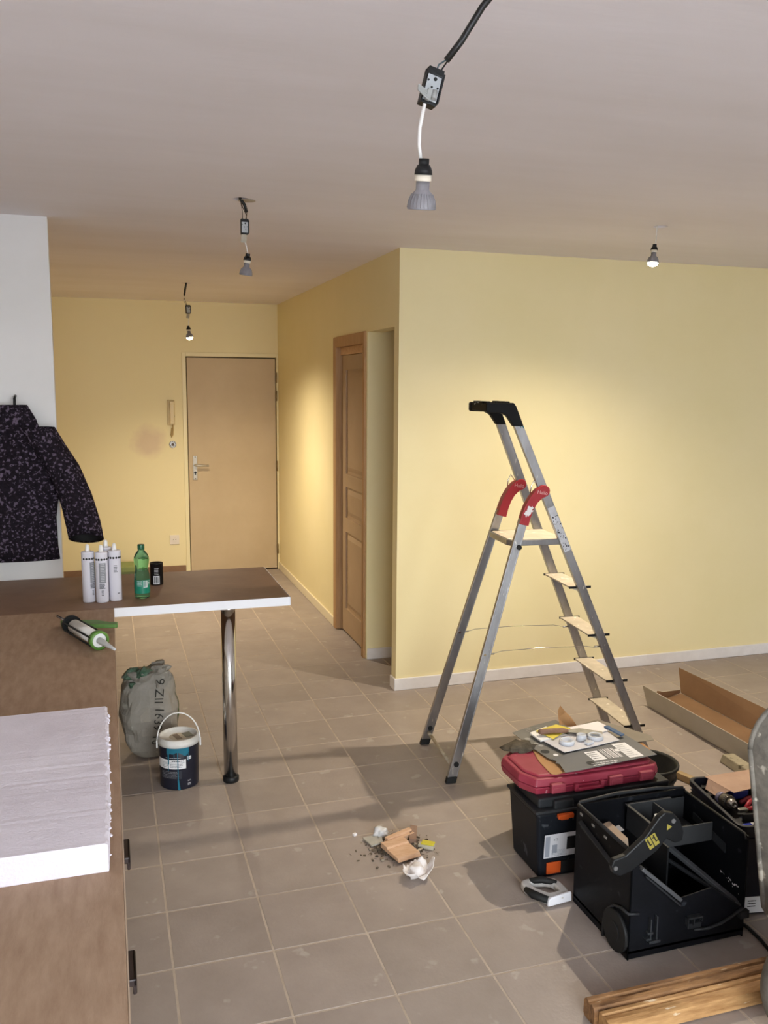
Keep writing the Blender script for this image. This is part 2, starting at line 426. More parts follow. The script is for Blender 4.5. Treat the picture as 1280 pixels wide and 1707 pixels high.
# entrance door
d1 = bpy.data.objects.new('door_1', None); COL.objects.link(d1); d1.location = (D1[0], Y_BACK, 0); struct(d1)
M_DOOR = mat('beige_door_paint', 'CBB592', 0.5, var='C3AC88', scale=2.5)
M_FRAME = mat('pale_yellow_gloss', 'EFE2B4', 0.4)
MB().bb(D1[0]+0.004, D1[1]-0.004, Y_BACK+0.004, Y_BACK+0.044, 0.012, D1[2]-0.004).build('door_leaf', M_DOOR, d1, bevel=0.003)
f = MB(); f.bb(D1[0]-0.04, D1[0]-0.004, Y_BACK-0.012, Y_BACK+0.06, 0, D1[2]+0.042); f.bb(D1[1]+0.004, D1[1]+0.021, Y_BACK-0.012, Y_BACK+0.06, 0, D1[2]+0.042)
f.bb(D1[0]-0.004, D1[1]+0.004, Y_BACK-0.012, Y_BACK+0.06, D1[2]+0.005, D1[2]+0.042)
f.build('door_frame', M_FRAME, d1, bevel=0.003)
MB().bb(D1[0]-0.004, D1[1]+0.004, Y_BACK+0.045, Y_BACK+0.055, 0.0, D1[2]+0.005).build('gap_shade_sheet', M_BLACKM, d1)  # black sheet behind the leaf, the shade of the gaps put into its colour
M_SATIN = mat('satin_aluminium', 'BFB9AE', 0.45, 0.4)
hp = MB().bb(0.615, 0.655, Y_BACK-0.006, Y_BACK+0.004, 0.885, 1.110).build('handle_plate', M_SATIN, d1, bevel=0.004)
MB().cyl((0.635, Y_BACK-0.007, 0.955), (0.635, Y_BACK-0.0055, 0.955), 0.012).bb(0.630, 0.640, Y_BACK-0.0072, Y_BACK-0.0055, 0.932, 0.955).build('keyhole', M_BLACK, hp)
s = MB()
for z in (1.098, 0.897): s.cyl((0.635, Y_BACK-0.0075, z), (0.635, Y_BACK-0.005, z), 0.005)
split_build(s, 'screw', M_BLACK, hp)
MB().tube([(0.635, Y_BACK-0.004, 1.024), (0.635, Y_BACK-0.045, 1.024), (0.645, Y_BACK-0.055, 1.024), (0.665, Y_BACK-0.056, 1.023), (0.755, Y_BACK-0.054, 1.02)], [0.011, 0.010, 0.010, 0.011, 0.0095], 12).build('handle', M_SATIN, d1)
for z in (1.83, 1.66, 1.0, 0.2):
    h = MB(); h.cyl((D1[1]+0.004, Y_BACK-0.012, z-0.045), (D1[1]+0.004, Y_BACK-0.012, z+0.045), 0.0075, n=12)
    h.cyl((D1[1]+0.004, Y_BACK-0.012, z+0.045), (D1[1]+0.004, Y_BACK-0.012, z+0.052), 0.0075, 0.003, n=12)
    h.build('hinge', mat('dull_brass', '9C8761', 0.4, 0.6), d1)

# hall door: raw timber frame, three recessed panels
d2 = bpy.data.objects.new('door_2', None); COL.objects.link(d2); d2.location = (X_HALL, D2[0], 0); struct(d2)
M_PINE = mat('raw_pine', 'BA9368', 0.6, var='AC8357', scale=9, stretch=(6, 6, 0.6), detail=5)
M_LEAF = mat('primed_door_panel', 'B29778', 0.55, var='AA8F70', scale=3)
p = MB(); p.bb(X_HALL-0.014, X_HALL+0.075, 2.602, 2.678, 0, D2[2]+0.01); p.build('door_post', M_PINE, d2, bevel=0.008)
p = MB(); p.bb(X_HALL-0.014, X_HALL+0.06, 1.882, 1.922, 0, D2[2]+0.01); p.bb(X_HALL-0.014, X_HALL-0.004, 1.88, 1.93, 0.0, 0.9); p.build('door_post', M_PINE, d2, bevel=0.004)
MB().bb(X_HALL-0.013, X_HALL+0.075, 1.922, 2.602, D2[2]-0.062, D2[2]+0.01).build('door_lintel', M_PINE, d2, bevel=0.004)
MB().bb(X_HALL+0.022, X_HALL+0.07, 1.924, 2.600, D2[2]-0.115, D2[2]-0.063).build('door_stop', mat('pale_pine', 'CDA57A', 0.6, var='BE946A', scale=9, stretch=(1, 4, 6)), d2)
y0, y1, z0, z1, xf = 1.926, 2.572, 0.014, D2[2]-0.118, X_HALL+0.03
lb = MB(); st = 0.085
pz = [(z0+0.17, 0.74), (0.84, 1.06), (1.15, z1-0.10)]
lb.bb(xf+0.012, xf+0.036, y0, y1, z0, z1)
lb.bb(xf, xf+0.012, y0, y0+st, z0, z1); lb.bb(xf, xf+0.012, y1-st, y1, z0, z1)
edges = [z0] + [v for q in pz for v in q] + [z1]
for k in range(0, len(edges), 2): lb.bb(xf, xf+0.012, y0+st, y1-st, edges[k], edges[k+1])
leaf = lb.build('door_leaf', M_LEAF, d2)
for a, b in pz:
    g = 0.02
    MB().add([(xf+0.012, y0+st+g, a+g), (xf+0.012, y1-st-g, a+g), (xf+0.012, y1-st-g, b-g), (xf+0.012, y0+st+g, b-g),
              (xf+0.003, y0+st+g+.03, a+g+.03), (xf+0.003, y1-st-g-.03, a+g+.03), (xf+0.003, y1-st-g-.03, b-g-.03), (xf+0.003, y0+st+g+.03, b-g-.03)],
             [(4, 5, 6, 7), (0, 1, 5, 4), (1, 2, 6, 5), (2, 3, 7, 6), (3, 0, 4, 7), (0, 3, 2, 1)]).build('panel', M_LEAF, leaf)

# ================================================================== OBJECTS
# ---------------- worktop, cabinets and peninsula along the left
WT = 0.84
M_TOP = mat('brown_laminate', 'AB917A', 0.6, var='977C66', scale=7, detail=8, spec=0.2, bump=0.15, bscale=90, stretch=(7, 1.6, 1))
M_TOP2 = mat('dark_laminate', '8C705C', 0.52, var='7C614F', scale=5, detail=7, spec=0.22)
wk = MB(); wk.bb(X_LEFT+0.004, -0.135, -3.0, 0.268, WT-0.038, WT)
o = thing('worktop', 'brown laminate kitchen worktop running along the left side', 'worktop', (-0.45, -1.4, WT-0.038))
wk.build('board', M_TOP, o, bevel=0.003)
MB().bb(-0.135, -0.1325, -3.0, 0.266, WT-0.038, WT-0.001).build('edge_band', mat('pale_edge', 'B9A48E', 0.5), o)
pn = thing('peninsula_table', 'brown table top with white edge on a chrome leg', 'table', (0.34, 0.37, 0))
MB().bb(X_LEFT+0.005, 0.604, 0.2725, 0.944, WT-0.038, WT).build('tabletop', M_TOP2, pn, bevel=0.002)
MB().bb(-0.1335, 0.605, 0.2695, 0.2724, WT-0.038, WT-0.0005).bb(0.6042, 0.607, 0.2695, 0.944, WT-0.038, WT-0.0005).build('edge_band', mat('white_edge', 'EEEFF4', 0.35), pn)
lg = MB().cyl((0.341, 0.327, 0.02), (0.341, 0.327, WT-0.042), 0.031, n=40).build('leg', M_STEEL, pn)
MB().lathe([(0.034, 0), (0.036, 0.006), (0.036, 0.022), (0.031, 0.028)], 36, (0.341, 0.327, 0)).build('rubber_foot', M_BLACK, lg)
MB().cyl((0.341, 0.327, WT-0.046), (0.341, 0.327, WT-0.0385), 0.045, n=36).build('mounting_plate', M_STEEL, lg)
M_CAB = mat('white_melamine', 'D9D4CC', 0.5)
M_PULL = mat('dark_brown_handle', '2E2220', 0.4)
for k, (ya, yb, hy, lab) in enumerate(((-0.40, 0.24, None, 'white base cabinet under the worktop nearest the chrome leg'),
                                       (-1.02, -0.404, None, 'white base cabinet under the worktop beside the caulking gun'),
                                       (-1.66, -1.024, (-1.585, -1.50), 'white base cabinet whose dark handle shows beside the foam slab'),
                                       (-2.30, -1.664, (-1.995, -1.91), 'white base cabinet whose dark handle shows nearest the camera'))):
    c = thing('base_cabinet', lab, 'cabinet', (-0.45, (ya+yb)/2, 0), 'base cabinets under the worktop')
    MB().bb(X_LEFT+0.01, -0.175, ya, yb, 0.1, WT-0.04).bb(X_LEFT+0.01, -0.21, ya, yb, 0, 0.1).build('body', M_CAB, c)
    dr = MB().bb(-0.174, -0.156, ya+0.002, yb-0.002, 0.11, WT-0.045).build('door', M_CAB, c, bevel=0.002)
    if hy: MB().bb(-0.156, -0.1195, hy[0], hy[1], 0.73, 0.745).bb(-0.127, -0.1195, hy[0], hy[1], 0.715, 0.745).build('handle', M_PULL, dr, bevel=0.003)

# ---------------- things on the worktop
# polystyrene slab with a crumbled edge
ps = MB(); n = 60; X0, X1 = -0.62, -0.160; Ya, Yb = -1.80, -1.055; zt = WT+0.058
rr = random.Random(3); vs = []; fs = []
for i in range(n+1):
    y = Ya+(Yb-Ya)*i/n; j = rr.uniform(-0.003, 0.0035)
    for x, z in ((X0, WT+0.0005), (X1+j*0.6, WT+0.0005), (X1+j+rr.uniform(-.002, .002), WT+0.03), (X1+j, zt-0.004), (X1+j-0.005, zt+rr.uniform(-.001, .0005)), (X0, zt)): vs.append((x, y, z))
for i in range(n):
    for k in range(6): a, b = i*6+k, i*6+(k+1) % 6; fs.append((a, b, b+6, a+6))
fs += [tuple(range(5, -1, -1)), tuple(n*6+k for k in range(6))]
foam = thing('polystyrene_slab', 'white polystyrene foam slab lying on the worktop edge', 'foam slab', (-0.39, -1.43, WT))
ps.add(vs, fs)
M_FOAM = mat('polystyrene', 'E9E4EE', 0.8, var='DAD3DD', scale=4, bump=0.25, bscale=160)
ps.build('slab', M_FOAM, foam)
crumb = MB()
for k in range(70):
    y = rr.uniform(Ya, Yb); r = rr.uniform(0.0012, 0.0032)
    crumb.box((X1+rr.uniform(-.002, .004), y, WT+rr.uniform(.03, .058)), (r*2, r*2, r*1.6), (rr.random(), rr.random(), rr.random()))
tag(crumb.build('foam_crumbs', M_FOAM, foam), kind='stuff')

# caulking gun seen nozzle first, green front ring
ax = Vector((-0.40, 0.915, 0.02)).normalized(); rc = Vector((-0.187, -0.318, WT+0.0345))
M_GREEN = mat('green_plastic', '5F8C3C', 0.4, var='557F35', scale=8)
gun = thing('caulking_gun', 'green ringed caulking gun lying with white nozzle towards the camera', 'caulking gun', (rc.x, rc.y, WT))
A = axis_matrix(ax)
MB().lathe([(0.0255, -0.008), (0.0335, -0.008), (0.0335, 0.014), (0.0255, 0.014), (0.0255, -0.008)], 32, rc, ax, cap0=False, cap1=False).build('front_ring', M_GREEN, gun)
ct = MB().lathe([(0.0245, -0.003), (0.0245, 0.215)], 28, rc, ax).build('cartridge', M_WHITEP, gun)
MB().lathe([(0.004, -0.128), (0.0055, -0.110), (0.011, -0.035), (0.012, -0.004)], 20, rc, ax).build('nozzle', mat('grey_nozzle', 'C7C9CA', 0.35), ct)
side = A.to_3x3() @ Vector((1, 0, 0))
rl = MB()
for sgn, dz in ((1, 0.012), (-1, 0.012), (1, -0.016), (-1, -0.016)):
    o2 = side*sgn*0.0285 + Vector((0, 0, dz)); rl.tube([rc+o2, rc+o2+ax*0.24], 0.0035, 6)
rl.build('side_rail', M_BLACK, gun)
bk = rc+ax*0.24
MB().cyl(bk-ax*0.005, bk+ax*0.012, 0.034, n=24).build('back_plate', M_BLACK, gun)
MB().tube([bk, bk+ax*0.14], 0.005, 8).tube([bk+ax*0.14, bk+ax*0.145+Vector((0.02, 0, -.012)), bk+ax*0.13+Vector((0.03, 0, -.02))], 0.004, 8).build('push_rod', M_STEEL, gun)
M_GRIP = mat('green_grip', '567D3A', 0.45)
MB().slab([(-0.300, -0.088, WT+.036), (-0.122, -0.106, WT+.032), (-0.1215, -0.072, WT+.032), (-0.22, -0.060, WT+.034), (-0.305, -0.052, WT+.036)], 0.016).build('grip', M_GRIP, gun, bevel=0.004)
MB().slab([(-0.320, -0.040, WT+.024), (-0.19, -0.030, WT+.018), (-0.150, -0.012, WT+.018), (-0.20, 0.030, WT+.019), (-0.33, 0.040, WT+.024)], 0.0165).build('trigger', M_GREEN, gun, bevel=0.004)
# sealant cartridges
M_TUBE = mat('white_cartridge', 'E3E1EA', 0.35)
M_GREYP = mat('grey_print', '8F9096', 0.6)
M_GREYD = mat('dark_grey_print', '55565C', 0.6)
def cartridge(x, y, label, face, full, h=0.215):
    r = 0.0262
    t = thing('sealant_cartridge', label, 'cartridge', (x, y, WT), 'sealant cartridges on the table')
    b = MB().lathe([(r-.002, 0.0005), (r, 0.003), (r, h-0.004), (r+0.0004, h-0.003), (r+0.0004, h), (r-.006, h+0.0025), (0.011, h+.003)], 36, (x, y, WT)).build('tube', M_TUBE, t)
    MB().lathe([(0.010, h+.0025), (0.009, h+.010), (0.0085, h+0.022), (0.006, h+0.030), (0.002, h+0.033)], 20, (x, y, WT)).build('tip', M_WHITEP, t)
    pl_ = on_cyl((x, y, WT), r+0.0004, face); pr = MB()
    for k in range(-3, 4):                                          # row of black dots under the shoulder
        cx = k*0.0122; vs = [pl_(cx+0.0047*math.cos(a*math.pi/6), h-0.027+0.0047*math.sin(a*math.pi/6)) for a in range(12)]
        pr.add(vs, [tuple(range(12))], 0)
    if full:
        put_rect(pr, pl_, -0.012, 0.017, 0.085, h-0.042, 1, 8); textlines(pr, on_cyl((x, y, WT), r+.0007, face), -0.005, 0.016, 0.09, h-0.045, 2, 11, 4, 0.22)
        textlines(pr, pl_, -0.012, 0.014, 0.060, 0.083, 3, 4, 9, 0.8); textlines(pr, pl_, -0.004, 0.006, 0.030, 0.055, 3, 4, 5, 0.55)
    else:
        textlines(pr, pl_, -0.012, 0.006, 0.125, 0.158, 3, 5, 3, 0.45); textlines(pr, pl_, 0.0, 0.016, 0.032, 0.037, 0, 1, 3, 0.8)
    split_build(pr, 'print', [M_INK, M_GREYP, M_WHITEINK, M_GREYD], b, 0.007)
    return t
FACE = math.radians(-88)
cartridge(-0.177, 0.400, 'white sealant cartridge with grey printed panel, in front beside the green bottle group', FACE, True, 0.213)
cartridge(-0.1235, 0.416, 'white sealant cartridge with short black print, nearest the green bottle', FACE+0.25, False)
cartridge(-0.2315, 0.418, 'white sealant cartridge half hidden at the left of its row', FACE+0.7, True)
cartridge(-0.158, 0.468, 'white sealant cartridge behind the other three, only tip showing', FACE, False, 0.222)

# green soda bottle
M_PET = mat('green_pet', '97EBC8', 0.06, trans=0.96, ior=1.12, spec=0.6)
bx, by = -0.013, 0.430
bt = thing('soda_bottle', 'small green plastic bottle standing between cartridges and black tin', 'bottle', (bx, by, WT))
prof = [(0.024, 0.0008), (0.031, 0.004), (0.0325, 0.014), (0.0325, 0.06), (0.032, 0.085), (0.0325, 0.09), (0.031, 0.105), (0.0275, 0.125), (0.0275, 0.135), (0.031, 0.155), (0.0325, 0.168), (0.031, 0.180), (0.025, 0.194), (0.016, 0.205), (0.0125, 0.212), (0.0125, 0.219)]
bd = MB().lathe(prof, 40, (bx, by, WT)).build('body', M_PET, bt)
MB().lathe([(0.0142, 0.213), (0.0146, 0.215), (0.0146, 0.232), (0.0135, 0.2345)], 28, (bx, by, WT)).build('cap', mat('dark_green_cap', '1D5A3C', 0.4), bt)
lb = MB(); P = on_cyl((bx, by, WT), 0.0331, math.radians(-92)); P2 = on_cyl((bx, by, WT), 0.0334, math.radians(-92))
put_rect(lb, P, -0.075, 0.075, 0.024, 0.083, 0, 28)
put_rect(lb, P2, 0.006, 0.024, 0.050, 0.080, 1, 6); barcode(lb, on_cyl((bx, by, WT), 0.0337, math.radians(-92)), 0.0075, 0.0225, 0.0525, 0.078, 0, 5, 8)
textlines(lb, P2, -0.022, 0.002, 0.055, 0.080, 1, 4, 6, 0.25); textlines(lb, P2, 0.027, 0.04, 0.06, 0.08, 1, 3, 8, 0.4)
lb.build('label', [mat('green_label', '1C7F66', 0.3), M_WHITEINK], bd)
# black tin
cx, cy = 0.061, 0.681
tn = thing('black_tin', 'black paint tin with white barcode label behind the green bottle', 'tin', (cx, cy, WT))
tb = MB().lathe([(0.0290, 0.0006), (0.0295, 0.003), (0.0295, 0.098), (0.0302, 0.0985), (0.0302, 0.102), (0.0275, 0.102), (0.0275, 0.094), (0.002, 0.094)], 36, (cx, cy, WT)).build('body', mat('black_tin_paint', '151516', 0.35), tn)
lb = MB(); P = on_cyl((cx, cy, WT), 0.0299, math.radians(-100)); P2 = on_cyl((cx, cy, WT), 0.0302, math.radians(-100))
put_rect(lb, P, -0.012, 0.017, 0.006, 0.044, 0, 8); barcode(lb, P2, -0.010, 0.015, 0.010, 0.040, 1, 3, 10)
textlines(lb, P, -0.006, 0.014, 0.047, 0.082, 0, 5, 2, 0.3)
lb.build('label', [M_WHITEINK, M_INK], tb)

# ---------------- knitted jacket hanging from a hook on the kitchen wall end
M_KNIT = mat('dark_boucle_knit', '2B242C', 0.95, var='1D191F', scale=60, speck='6A5E70', speck_scale=80, speck_at=0.56, bump=0.9, bscale=110, spec=0.1)
jk = thing('knitted_jacket', 'dark purple-black boucle jacket hanging with one empty sleeve over the table', 'jacket', (-0.45, 0.90, 1.0))
def cloth_tube(rings, n=28, amp=0.006, seed=0, cap=False):
    vs = []; fs = []
    for i, (c, rx, ry, tx) in enumerate(rings):
        R = Euler((tx[0], tx[1], 0)).to_matrix()
        for k in range(n):
            a = 2*math.pi*k/n; p = Vector(c) + R @ Vector((rx*math.cos(a), ry*math.sin(a), 0))
            d = noise.noise(p*9 + Vector((seed, 0, 0)))*amp*2 + noise.noise(p*60)*amp*0.5
            vs.append(p + (p-Vector(c)).normalized()*d)
    for i in range(len(rings)-1):
        for k in range(n): k2 = (k+1) % n; fs.append((i*n+k, i*n+k2, (i+1)*n+k2, (i+1)*n+k))
    if cap: fs.append(tuple((len(rings)-1)*n+k for k in range(n)))
    return vs, fs
rg = []
S0, S1 = Vector((-0.44, 0.885, 1.56)), Vector((-0.245, 0.815, 1.045))
for i in range(13):
    t = i/12; c = S0.lerp(S1, t) + Vector((0.035*math.sin(t*3.1), 0, 0)); r = 0.075+0.004*t
    rg.append((c, r, 0.062, (math.radians(-28)*t, math.radians(14)*t*0.2)))
rg.append((S1+Vector((0, 0, 0.004)), 0.066, 0.050, (math.radians(-28), 0.05))); 
vs, fs = cloth_tube(rg, 36, 0.004, 3)
sl = MB(); sl.add(vs, fs, 0, True); sv = sl.build('sleeve', M_KNIT, jk)
vi, fi = cloth_tube([(S1+Vector((0, 0.0, 0.003)), 0.066, 0.050, (math.radians(-28), 0.05)), (S1+Vector((-0.02, 0.03, 0.10)), 0.058, 0.045, (math.radians(-25), 0.05))], 36, 0.002, 3, True)
li = MB(); li.add(vi, fi, 0, True); li.build('lining', M_BLACKM, sv)
rg = []
for i in range(12):
    t = i/11; z = 1.66-0.72*t; rg.append(((-0.535+0.012*math.sin(t*5), 0.905, z), 0.06+0.115*min(1, t*2.2), 0.038, (0, 0)))
vs, fs = cloth_tube(rg, 40, 0.006, 8, True)
b = MB(); b.add(vs, fs, 0, True); b.build('torso', M_KNIT, jk)
MB().tube([(-0.53, 0.953, 1.70), (-0.53, 0.90, 1.69), (-0.53, 0.89, 1.665), (-0.53, 0.90, 1.645)], 0.006, 8).build('hanging_loop', M_BLACK, jk)

# ---------------- green box on the floor by the entrance wall
g = thing('olive_box', 'flat olive green box on the floor below the entrance wall', 'box', (-0.12, 4.6, 0))
MB().bb(-0.30, 0.055, 4.46, 4.72, 0.0, 0.155).build('body', mat('olive_card', '69724A', 0.6, var='5E6742', scale=5), g, bevel=0.004)
MB().bb(-0.303, 0.058, 4.457, 4.723, 0.125, 0.168).build('lid', mat('olive_card_pale', '7E8A52', 0.55), g, bevel=0.004)

# ---------------- sack of plaster
sx, sy = 0.012, 0.735
sk = thing('plaster_sack', 'crumpled grey plaster sack with rolled green top behind the paint bucket', 'sack', (sx, sy, 0))
rows = [(0.0005, 0.068, 0.055), (0.012, 0.082, 0.075), (0.05, 0.098, 0.095), (0.10, 0.113, 0.108), (0.17, 0.125, 0.115), (0.24, 0.128, 0.112), (0.30, 0.122, 0.100), (0.35, 0.110, 0.085), (0.39, 0.098, 0.066), (0.415, 0.085, 0.05)]
n = 40; vs = []; fs = []
RS = []
for i in range(len(rows)-1):
    for t in (0, 0.5): RS.append(tuple(rows[i][k]*(1-t)+rows[i+1][k]*t for k in range(3)))
RS.append(rows[-1])
for z, rx, ry in RS:
    for k in range(n):
        a = 2*math.pi*k/n; e = 0.62                                  # squarish section
        ca, sa = math.cos(a), math.sin(a)
        x = rx*math.copysign(abs(ca)**e, ca); y = ry*math.copysign(abs(sa)**e, sa)
        p = Vector((x, y, z)); q = p*11
        d = noise.noise(q)*0.016 + (0.5-abs(noise.noise(p*15+Vector((3, 1, 0)))))*0.018*min(1, z*8) + (0.5-abs(noise.noise(p*34)))*0.006 + max(0, z-0.30)*0.09*noise.noise(p*30)
        x += x/rx*d - 0.020*max(0, z-0.25)*2; y += y/ry*d
        vs.append((sx + x + 0.02*(z < 0.12)*(1-z/0.12), sy+y, z))
for i in range(len(RS)-1):
    for k in range(n): k2 = (k+1) % n; fs.append((i*n+k, i*n+k2, (i+1)*n+k2, (i+1)*n+k))
fs.append(tuple(range(n-1, -1, -1))); fs.append(tuple((len(RS)-1)*n+k for k in range(n)))
M_SACK = mat('dusty_grey_paper', '958F86', 0.75, var='857F74', scale=7, speck='ABA69A', speck_scale=14, speck_at=0.62, bump=0.25, bscale=35)
sm = MB(); sm.add(vs, fs, 0, False); sbody = sm.build('body', M_SACK, sk)
bvh = BVHTree.FromPolygons([Vector(v) for v in vs], fs)
tops = MB(); rr = random.Random(11)
for k in range(22):                                                  # crumpled rolls of paper at the neck
    a = rr.uniform(0, 6.283); c = Vector((sx-0.016+0.070*math.cos(a), sy+0.052*math.sin(a)-0.028, 0.402+rr.uniform(-0.055, 0.030)))
    bm = bmesh.new(); bmesh.ops.create_icosphere(bm, subdivisions=2, radius=1)
    S = Vector((rr.uniform(.034, .052), rr.uniform(.020, .032), rr.uniform(.015, .028))); R = Euler((rr.uniform(-.6, .6), rr.uniform(-.6, .6), rr.uniform(0, 3))).to_matrix()
    V = []
    for v in bm.verts:
        q = v.co.copy(); q *= 1+0.65*noise.noise(q*2.3+Vector((k*3.1, 0, 0)))+0.35*noise.noise(q*6+Vector((k, 0, 0)))
        V.append(c + R @ Vector((q.x*S.x, q.y*S.y, q.z*S.z)))
    tops.add(V, [[v.index for v in f.verts] for f in bm.faces], 0 if k % 5 < 3 else 1, False); bm.free()
tops.build('rolled_top', [M_SACK, mat('green_printed_paper', '24563A', 0.6, var='6F7A6C', scale=16)], sk)
def on_sack(x, y):
    h = bvh.ray_cast(Vector((sx+x, sy-0.5, y)), Vector((0, 1, 0)))
    return (h[0] + Vector((0, -0.0045, 0))) if h[0] is not None else Vector((sx+x, sy-0.1, y))
pr = MB()
put_text(pr, '1639 16', on_sack, 0.040, 0, 0.032, 0.172, 'C', math.radians(-97))
put_text(pr, '9 ZII', on_sack, 0.040, 0, 0.046, 0.338, 'C', math.radians(-97))
split_build(pr, 'stencil_print', mat('faded_black_ink', '33312C', 0.8), sbody, 0.012)
gs = MB(); vs2 = []
for i in range(13): 
    z = 0.16+0.20*i/12
    for dx in (0.0, 0.03): 
        h = bvh.ray_cast(Vector((sx+0.4, sy-0.02+dx, z)), Vector((-1, 0, 0))); vs2.append((h[0] if h[0] is not None else Vector((sx+.12, sy+dx, z)))+Vector((.0012, 0, 0)))
gs.add(vs2, [(2*i, 2*i+2, 2*i+3, 2*i+1) for i in range(12)]); gs.build('green_stripe', mat('green_stripe', '3F6B2C', 0.6), sbody)

# ---------------- paint bucket
px_, py_, pr_ = 0.120, 0.377, 0.086
bk = thing('paint_bucket', 'dark navy paint bucket with teal drips and white carry handle', 'bucket', (px_, py_, 0))
M_NAVY = mat('navy_label', '1B1C2A', 0.35, var='20222F', scale=5)
bb_ = MB().lathe([(pr_-.004, 0.0005), (pr_-.002, 0.004), (pr_, 0.198), (pr_-.001, 0.2)], 48, (px_, py_, 0)).build('body', M_NAVY, bk)
rim = MB().lathe([(pr_-.001, 0.192), (pr_+.004, 0.193), (pr_+.004, 0.212), (pr_+.001, 0.214), (pr_+.001, 0.224), (pr_-.004, 0.226), (pr_-.007, 0.224), (pr_-.007, 0.214), (0.004, 0.213)], 48, (px_, py_, 0)).build('lid', mat('white_bucket_plastic', 'E4E2E0', 0.4, var='CBC8C0', scale=14), bk)
ld = MB(); P = on_plane((px_, py_, 0.2136), (1, 0, 0), (0, 1, 0))
ld.lathe([(0.0775, 0.2134), (0.0005, 0.2136)], 40, (px_, py_, 0), cap0=False, cap1=True)
put_rect(ld, on_plane((px_, py_, 0.2145), (0.9, 0.3, 0), (-0.3, 0.9, 0)), -0.02, 0.005, -0.035, 0.03, 1); put_rect(ld, on_plane((px_, py_, 0.2145), (0.9, 0.3, 0), (-0.3, 0.9, 0)), 0.022, 0.06, -0.03, 0.025, 2)
ld.build('lid_top', [mat('lid_beige', 'C9BDA8', 0.6, var='B9AD98', scale=8), mat('lid_brown_print', '7D6A58', 0.6), mat('lid_grey_print', '6F6F62', 0.6)], rim)
hn = MB(); pts = []
ea = math.radians(28)
for i in range(21):
    t = i/20*math.pi; u_ = math.cos(t)*(pr_+0.007); pts.append((px_+u_*math.cos(-0.12), py_+u_*math.sin(-0.12)+0.012*math.sin(t)-0.004, 0.195+0.125*math.sin(t)))
hn.tube(pts, 0.0058, 8, flat=(1.0, 0.55)); hn.build('handle', M_WHITEP, bk)
for sgn in (1, -1):
    MB().box((px_+sgn*(pr_+.007), py_-sgn*0.0105, 0.185), (0.008, 0.018, 0.035), (0, 0, -0.12)).build('handle_lug', M_WHITEP, bk, bevel=0.003)
f0 = math.radians(-101); P = on_cyl((px_, py_, 0), pr_+0.0008, f0); P2 = on_cyl((px_, py_, 0), pr_+0.0013, f0); P3 = on_cyl((px_, py_, 0), pr_+.002, f0)
lb = MB(); put_rect(lb, P, -0.105, 0.040, 0.098, 0.140, 0, 18)
textlines(lb, P2, -0.03, 0.034, 0.103, 0.130, 3, 4, 2, 0.4); textlines(lb, P2, -0.07, -0.036, 0.103, 0.130, 3, 4, 4, 0.4); textlines(lb, P2, -0.022, 0.036, 0.131, 0.137, 1, 1, 5, 0.6)
put_rect(lb, P, 0.046, 0.066, 0.136, 0.150, 0, 4); put_text(lb, '2L 45', P2, 0.006, 1, 0.056, 0.143)
put_rect(lb, P, -0.08, 0.02, 0.052, 0.090, 2, 12); textlines(lb, P2, -0.075, 0.015, 0.055, 0.088, 3, 5, 9, 0.2); textlines(lb, P2, -0.05, 0.03, 0.146, 0.151, 3, 1, 9, 0.7)
textlines(lb, P2, 0.046, 0.066, 0.018, 0.03, 0, 2, 3, 0.4); put_text(lb, '2,5 L', P2, 0.006, 0, 0.055, 0.040)
lb.build('label', [M_WHITEINK, M_INK, mat('label_grey', '2A2B35', 0.5), M_GREYP], bb_)
dp = MB(); rr = random.Random(5); top = [(-0.045 + 0.1*i/24) for i in range(25)]
low = [0.193-0.012-0.030*max(0, noise.noise(Vector((x*40, 2.2, 0)))+0.35) for x in top]
vs = []; 
for x, l in zip(top, low): vs += [P3(x, l), P3(x, 0.196)]
dp.add(vs, [(2*i, 2*i+2, 2*i+3, 2*i+1) for i in range(24)])
for x, wd, l in ((-0.040, 0.004, 0.090), (-0.036, 0.0025, 0.12), (0.003, 0.004, 0.05), (0.050, 0.003, 0.13), (-0.012, 0.003, 0.15)): put_rect(dp, P3, x, x+wd, l, 0.19, 0, 1)
dp.add([P3(0.002, 0.05), P3(0.008, 0.05), P3(0.014, 0.002), P3(0.003, 0.002)], [(0, 1, 2, 3)])
dp.build('paint_drips', mat('teal_paint', '1E6B82', 0.3), bb_)

# ---------------- rubble swept together
M_RAWWOOD = mat('fresh_cut_wood', 'D4B091', 0.65, var='C59C79', scale=10, stretch=(2, 10, 10))
dh = MB(); rr = random.Random(21)
for k in range(900):
    a = rr.uniform(0, 6.283); r = abs(rr.gauss(0, 1)); x = 0.868+0.055*r*math.cos(a); y = -0.437+0.048*r*math.sin(a)
    s_ = rr.uniform(0.002, 0.0085)*(1.6 if rr.random() < .12 else 1)
    dh.box((x, y, s_*0.3), (s_*rr.uniform(.8, 2.6), s_, s_*rr.uniform(.4, .8)), (rr.uniform(-.4, .4), rr.uniform(-.4, .4), rr.uniform(0, 3.1)), rr.choice((0, 0, 0, 1, 2)))
for k in range(260):
    a = rr.uniform(0, 6.283); r = abs(rr.gauss(0, 1)); x = 0.875+0.062*r*math.cos(a); y = -0.435+0.055*r*math.sin(a)
    dh.box((x, y, rr.uniform(.001, .006)), (rr.uniform(.008, .024), 0.0012, 0.0010), (0, rr.uniform(-.25, .25), rr.uniform(0, 3.1)), rr.choice((0, 1, 1)))
dh.lathe([(0.07, 0.0003), (0.05, 0.005), (0.03, 0.009), (0.002, 0.010)], 26, (0.872, -0.437, 0), squash=(1.0, 0.9))
